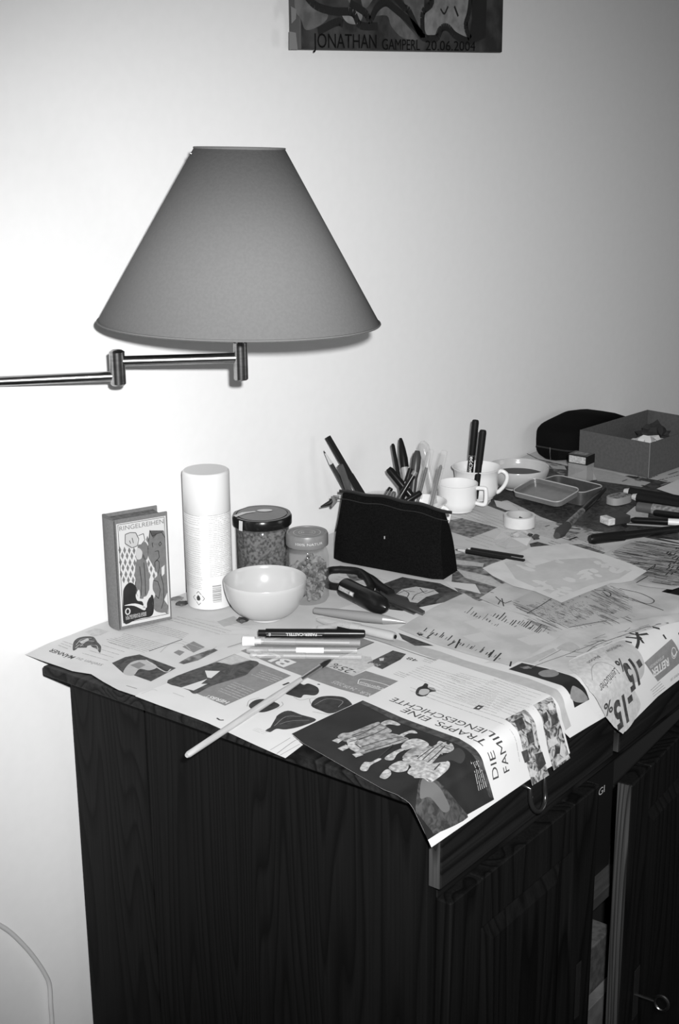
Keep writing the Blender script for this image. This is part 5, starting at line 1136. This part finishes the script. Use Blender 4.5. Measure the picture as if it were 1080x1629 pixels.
# eraser in its sleeve
g0 = tp(968, 840); g1 = tp(944, 830); g2_ = tp(982, 834)
e = empty('eraser', (g0.x, g0.y, T+.003), 'white eraser block in a dark sleeve in front of the sharpener', 'eraser'); dG = g1-g0; e.rotation_euler = (0, 0, math.atan2(dG.y, dG.x)-math.pi/2)
we = .023; le = .042; he = .011
boxo('rubber', mat('rubber_white', .60, .6, c2=.45, scale=200), e, 0, .013, 0, we, 0, he, bevel=.0015)
boxo('sleeve', mat('sleeve_dark', .03, .5), e, .0125, le, -.0004, we+.0004, -.0003, he+.0004, bevel=.0006)
ik = Ink(Plane((-.0001, we, 0), (0, -1, 0), (0, 0, 1))); ik.text('SOFT', (.003, .0025), (.018, .0025), .005, px=False); ik.build('eraser_lettering', I_type, e, .0003)
# oval pill-shaped tin with patterned top (sharpener box)
h0 = tp(984, 802); e = empty('oval_tin', (h0.x, h0.y, T+.0028), 'small oval case with patterned top behind the eraser', 'case'); e.rotation_euler = (0, 0, math.atan2(RX.y, RX.x)+.65)
def oval(rx, ry, n=32): return [(rx*math.copysign(abs(math.cos(a))**.7, math.cos(a)), ry*math.copysign(abs(math.sin(a))**.7, math.sin(a))) for a in [2*math.pi*j/n for j in range(n)]]
def slab(o_, z0, z1):
    bm = bmesh.new(); A_ = [bm.verts.new((x, y, z0)) for x, y in o_]; B_ = [bm.verts.new((x, y, z1)) for x, y in o_]; n = len(o_)
    for j in range(n): bm.faces.new((A_[j], A_[(j+1) % n], B_[(j+1) % n], B_[j]))
    bm.faces.new(A_[::-1]); bm.faces.new(B_); return bm
finish('case_body', slab(oval(.023, .014), 0, .012), mat('case_grey', .26, .4), e, bevel=.0008)
finish('patterned_top', slab(oval(.019, .0105), .012, .0124), mat('pattern_top', .30, .5, c2=.03, scale=190), e)
# pencils, crayons and pens at far right
def L2(a, b, rp, h, parts, name, label, cat, **kw): return lie(a, b, rp, h, parts, name, label, cat, **kw)[0]
L2((1200, 815), (993, 781), 7.5, .004, [('barrel', P_blackm, [(0, 1), (.955, 1)]), ('sharpened_wood', P_lead, [(.955, .8), (1, .5)])], 'thick_pencil', 'thick black pencil with pale tip, farther of the right pair', 'pencil', seg=8)
L2((1200, 824), (1006, 790), 8.2, .004, [('barrel', P_blackm, [(0, 1), (.955, 1)]), ('sharpened_wood', P_lead, [(.955, .8), (1, .5)])], 'thick_pencil', 'thick black pencil with pale tip, nearer of the right pair', 'pencil', seg=8)
L2((1150, 826), (1014, 806), 8.5, .001, [('tube_body', mat('tube_speckled', .26, .4, c2=.1, scale=180), [(0, 1), (.82, 1)]), ('cap', mat('tube_cap', .07, .5), [(.82, .95), (1, .9)])], 'paint_tube', 'speckled grey tube below the two thick pencils', 'tube')
e = L2((1180, 836), (1003, 827), 5.2, .0, [('barrel', P_black, [(0, 1), (.96, 1), (1, .5)])], 'fineliner', 'black fineliner with white band above the long felt pen', 'pen')
lathe('white_band', [(5.6*mpp(tp(1070, 832)), q*e['len']) for q in (.35, .66)], P_white, e, 16)
L2((1150, 843), (997, 834), 3.2, .001, [('barrel', mat('dark_barrel', .03, .4), [(0, 1), (1, .8)])], 'thin_pencil', 'thin dark pencil just in front of the white-banded fineliner', 'pencil', seg=8)
L2((1150, 829), (1040, 815), 5.0, .006, [('barrel', P_black, [(0, 1), (.97, 1), (1, .7)])], 'black_pen', 'black pen resting between the speckled tube and fineliner', 'pen')
L2((1160, 832), (938, 858), 8.2, .002, [('barrel', P_black, [(0, .7), (.70, .8), (.76, .85)]), ('cap', P_black, [(.76, 1), (.98, 1), (1, .75)])], 'felt_pen', 'long black felt pen lying nearest the hatched drawing', 'pen')
# two black pencils near the pouch
L2((834, 893), (724, 874), 3.8, .001, [('barrel', P_blackm, [(0, 1), (.84, 1)]), ('sharpened_wood', P_lead, [(.84, .9), (.96, .4)]), ('lead', I_black, [(.96, .35), (1, .05)])], 'pencil', 'black pencil beside the pouch, nearer of the two', 'pencil', seg=6)
L2((832, 887), (742, 873), 3.6, .001, [('barrel', P_blackm, [(0, 1), (.92, 1)]), ('sharpened_wood', P_lead, [(.92, .9), (.975, .4)]), ('lead', I_black, [(.975, .35), (1, .05)])], 'pencil', 'black pencil beside the pouch, farther of the two', 'pencil', seg=6)
# crumbs and scraps
for (x, y, r_, m_, nm, lb, ct, sq_) in ((843, 856, .0042, I_dk, 'charcoal_crumb', 'small dark charcoal crumb by the white scrap', 'crumb', .5), (852, 862, .0052, mat('lump_grey', .05, .8), 'charcoal_lump', 'dark grey lump at the corner of small dark photo', 'lump', .8), (819, 861, .0062, mat('lump_clear', .32, .5), 'putty_lump', 'grey putty lump in front of the tape roll', 'putty', .9),
                                       (290, 966, .0080, I_photo, 'dried_leaf', 'small dark dried leaf at the foot of the can', 'leaf', .35), (386, 993, .0075, I_photo, 'dark_piece', 'small dark piece half hidden under the cream bowl', 'clip', .35), (283, 957, .0075, I_mid, 'paper_scrap', 'dark paper scrap between the book and the spray can', 'scrap', .2)):
    p_ = tp(x, y); blob(nm, lb, ct, (p_.x, p_.y, T+.003), r_, m_, .6, sq_, x, 2)
def scrap(name, label, cat, pts, m, h=.006, lift=.003):
    ps = [tp(*q, T+lift+(h if i % 2 else 0)) for i, q in enumerate(pts)]; c = sum(ps, Vector())/len(ps); c.z += h*.6
    bm = bmesh.new(); vs = [bm.verts.new(p-c) for p in ps]; cc = bm.verts.new((0, 0, 0))
    for i in range(len(vs)): bm.faces.new((vs[i], vs[(i+1) % len(vs)], cc))
    o = finish(name, bm, m); o.location = c; s_ = o.modifiers.new('thickness', 'SOLIDIFY'); s_.thickness = .0003; return tag(o, label, cat)
scrap('foil_wrapper', 'crumpled clear wrapper in front of the tape roll', 'wrapper', [(785, 858), (800, 845), (825, 846), (845, 856), (838, 868), (805, 872), (788, 866)], mat('clear_foil', .8, .25, .5, alpha=.35), .006)
scrap('paper_scrap', 'small white torn scrap right of the tape roll', 'scrap', [(828, 844), (836, 844), (850, 850), (853, 856), (846, 854), (838, 850)], M_white, .002)
# loose sheets at the far right
o = sheet('white_sheet', 'blank pale sheet at the right edge below the cardboard box', 'paper', [(1044, 780), (1080, 765), (1130, 755), (1150, 790), (1100, 795), (1075, 790)], M_white, FL, .0030)

# cable on the wall
pts = [(-40, 1452), (0, 1472), (20, 1486), (42, 1508), (58, 1528), (72, 1550), (79, 1568), (81, 1600), (83, 1629), (84, 1700), (83, 1760), (80, 1840), (76, 1930)]
cp = smoothpath([wp(x, y, -.0065) for x, y in pts], 6)
c_ = finish('power_cord', tube_bm(cp, .0030, 10), mat('cord_white', .62, .4), smooth=True); tag(c_, 'thin pale power cord running down the wall left of the sideboard', 'cord')
# repeats belong together
GR = {'newspaper': 'newspaper sheets spread on the sideboard', 'clear_pen': 'pale translucent pens lying in a row', 'cup': 'white cups by the wall', 'jar': 'glass jars by the spray can', 'bowl': 'glazed bowls on the newspapers', 'felt_pen': 'black felt pens', 'ballpoint_pen': 'clear ballpoint pens in the pens cup', 'thick_pencil': 'thick black pencils at the right', 'marker': 'black markers in the pens cup'}
for o in list(col.objects):
    k_ = o.name.split('.')[0]
    if o.parent is None and k_ in GR: o['group'] = GR[k_]
    if o.parent is None and k_ == 'pencil': o['group'] = 'pencils beside the pouch' if 'beside the pouch' in o['label'] else 'pencils leaning behind the pouch'
    if o.parent is None and k_ == 'pen': o['group'] = 'black pens in the pens cup'
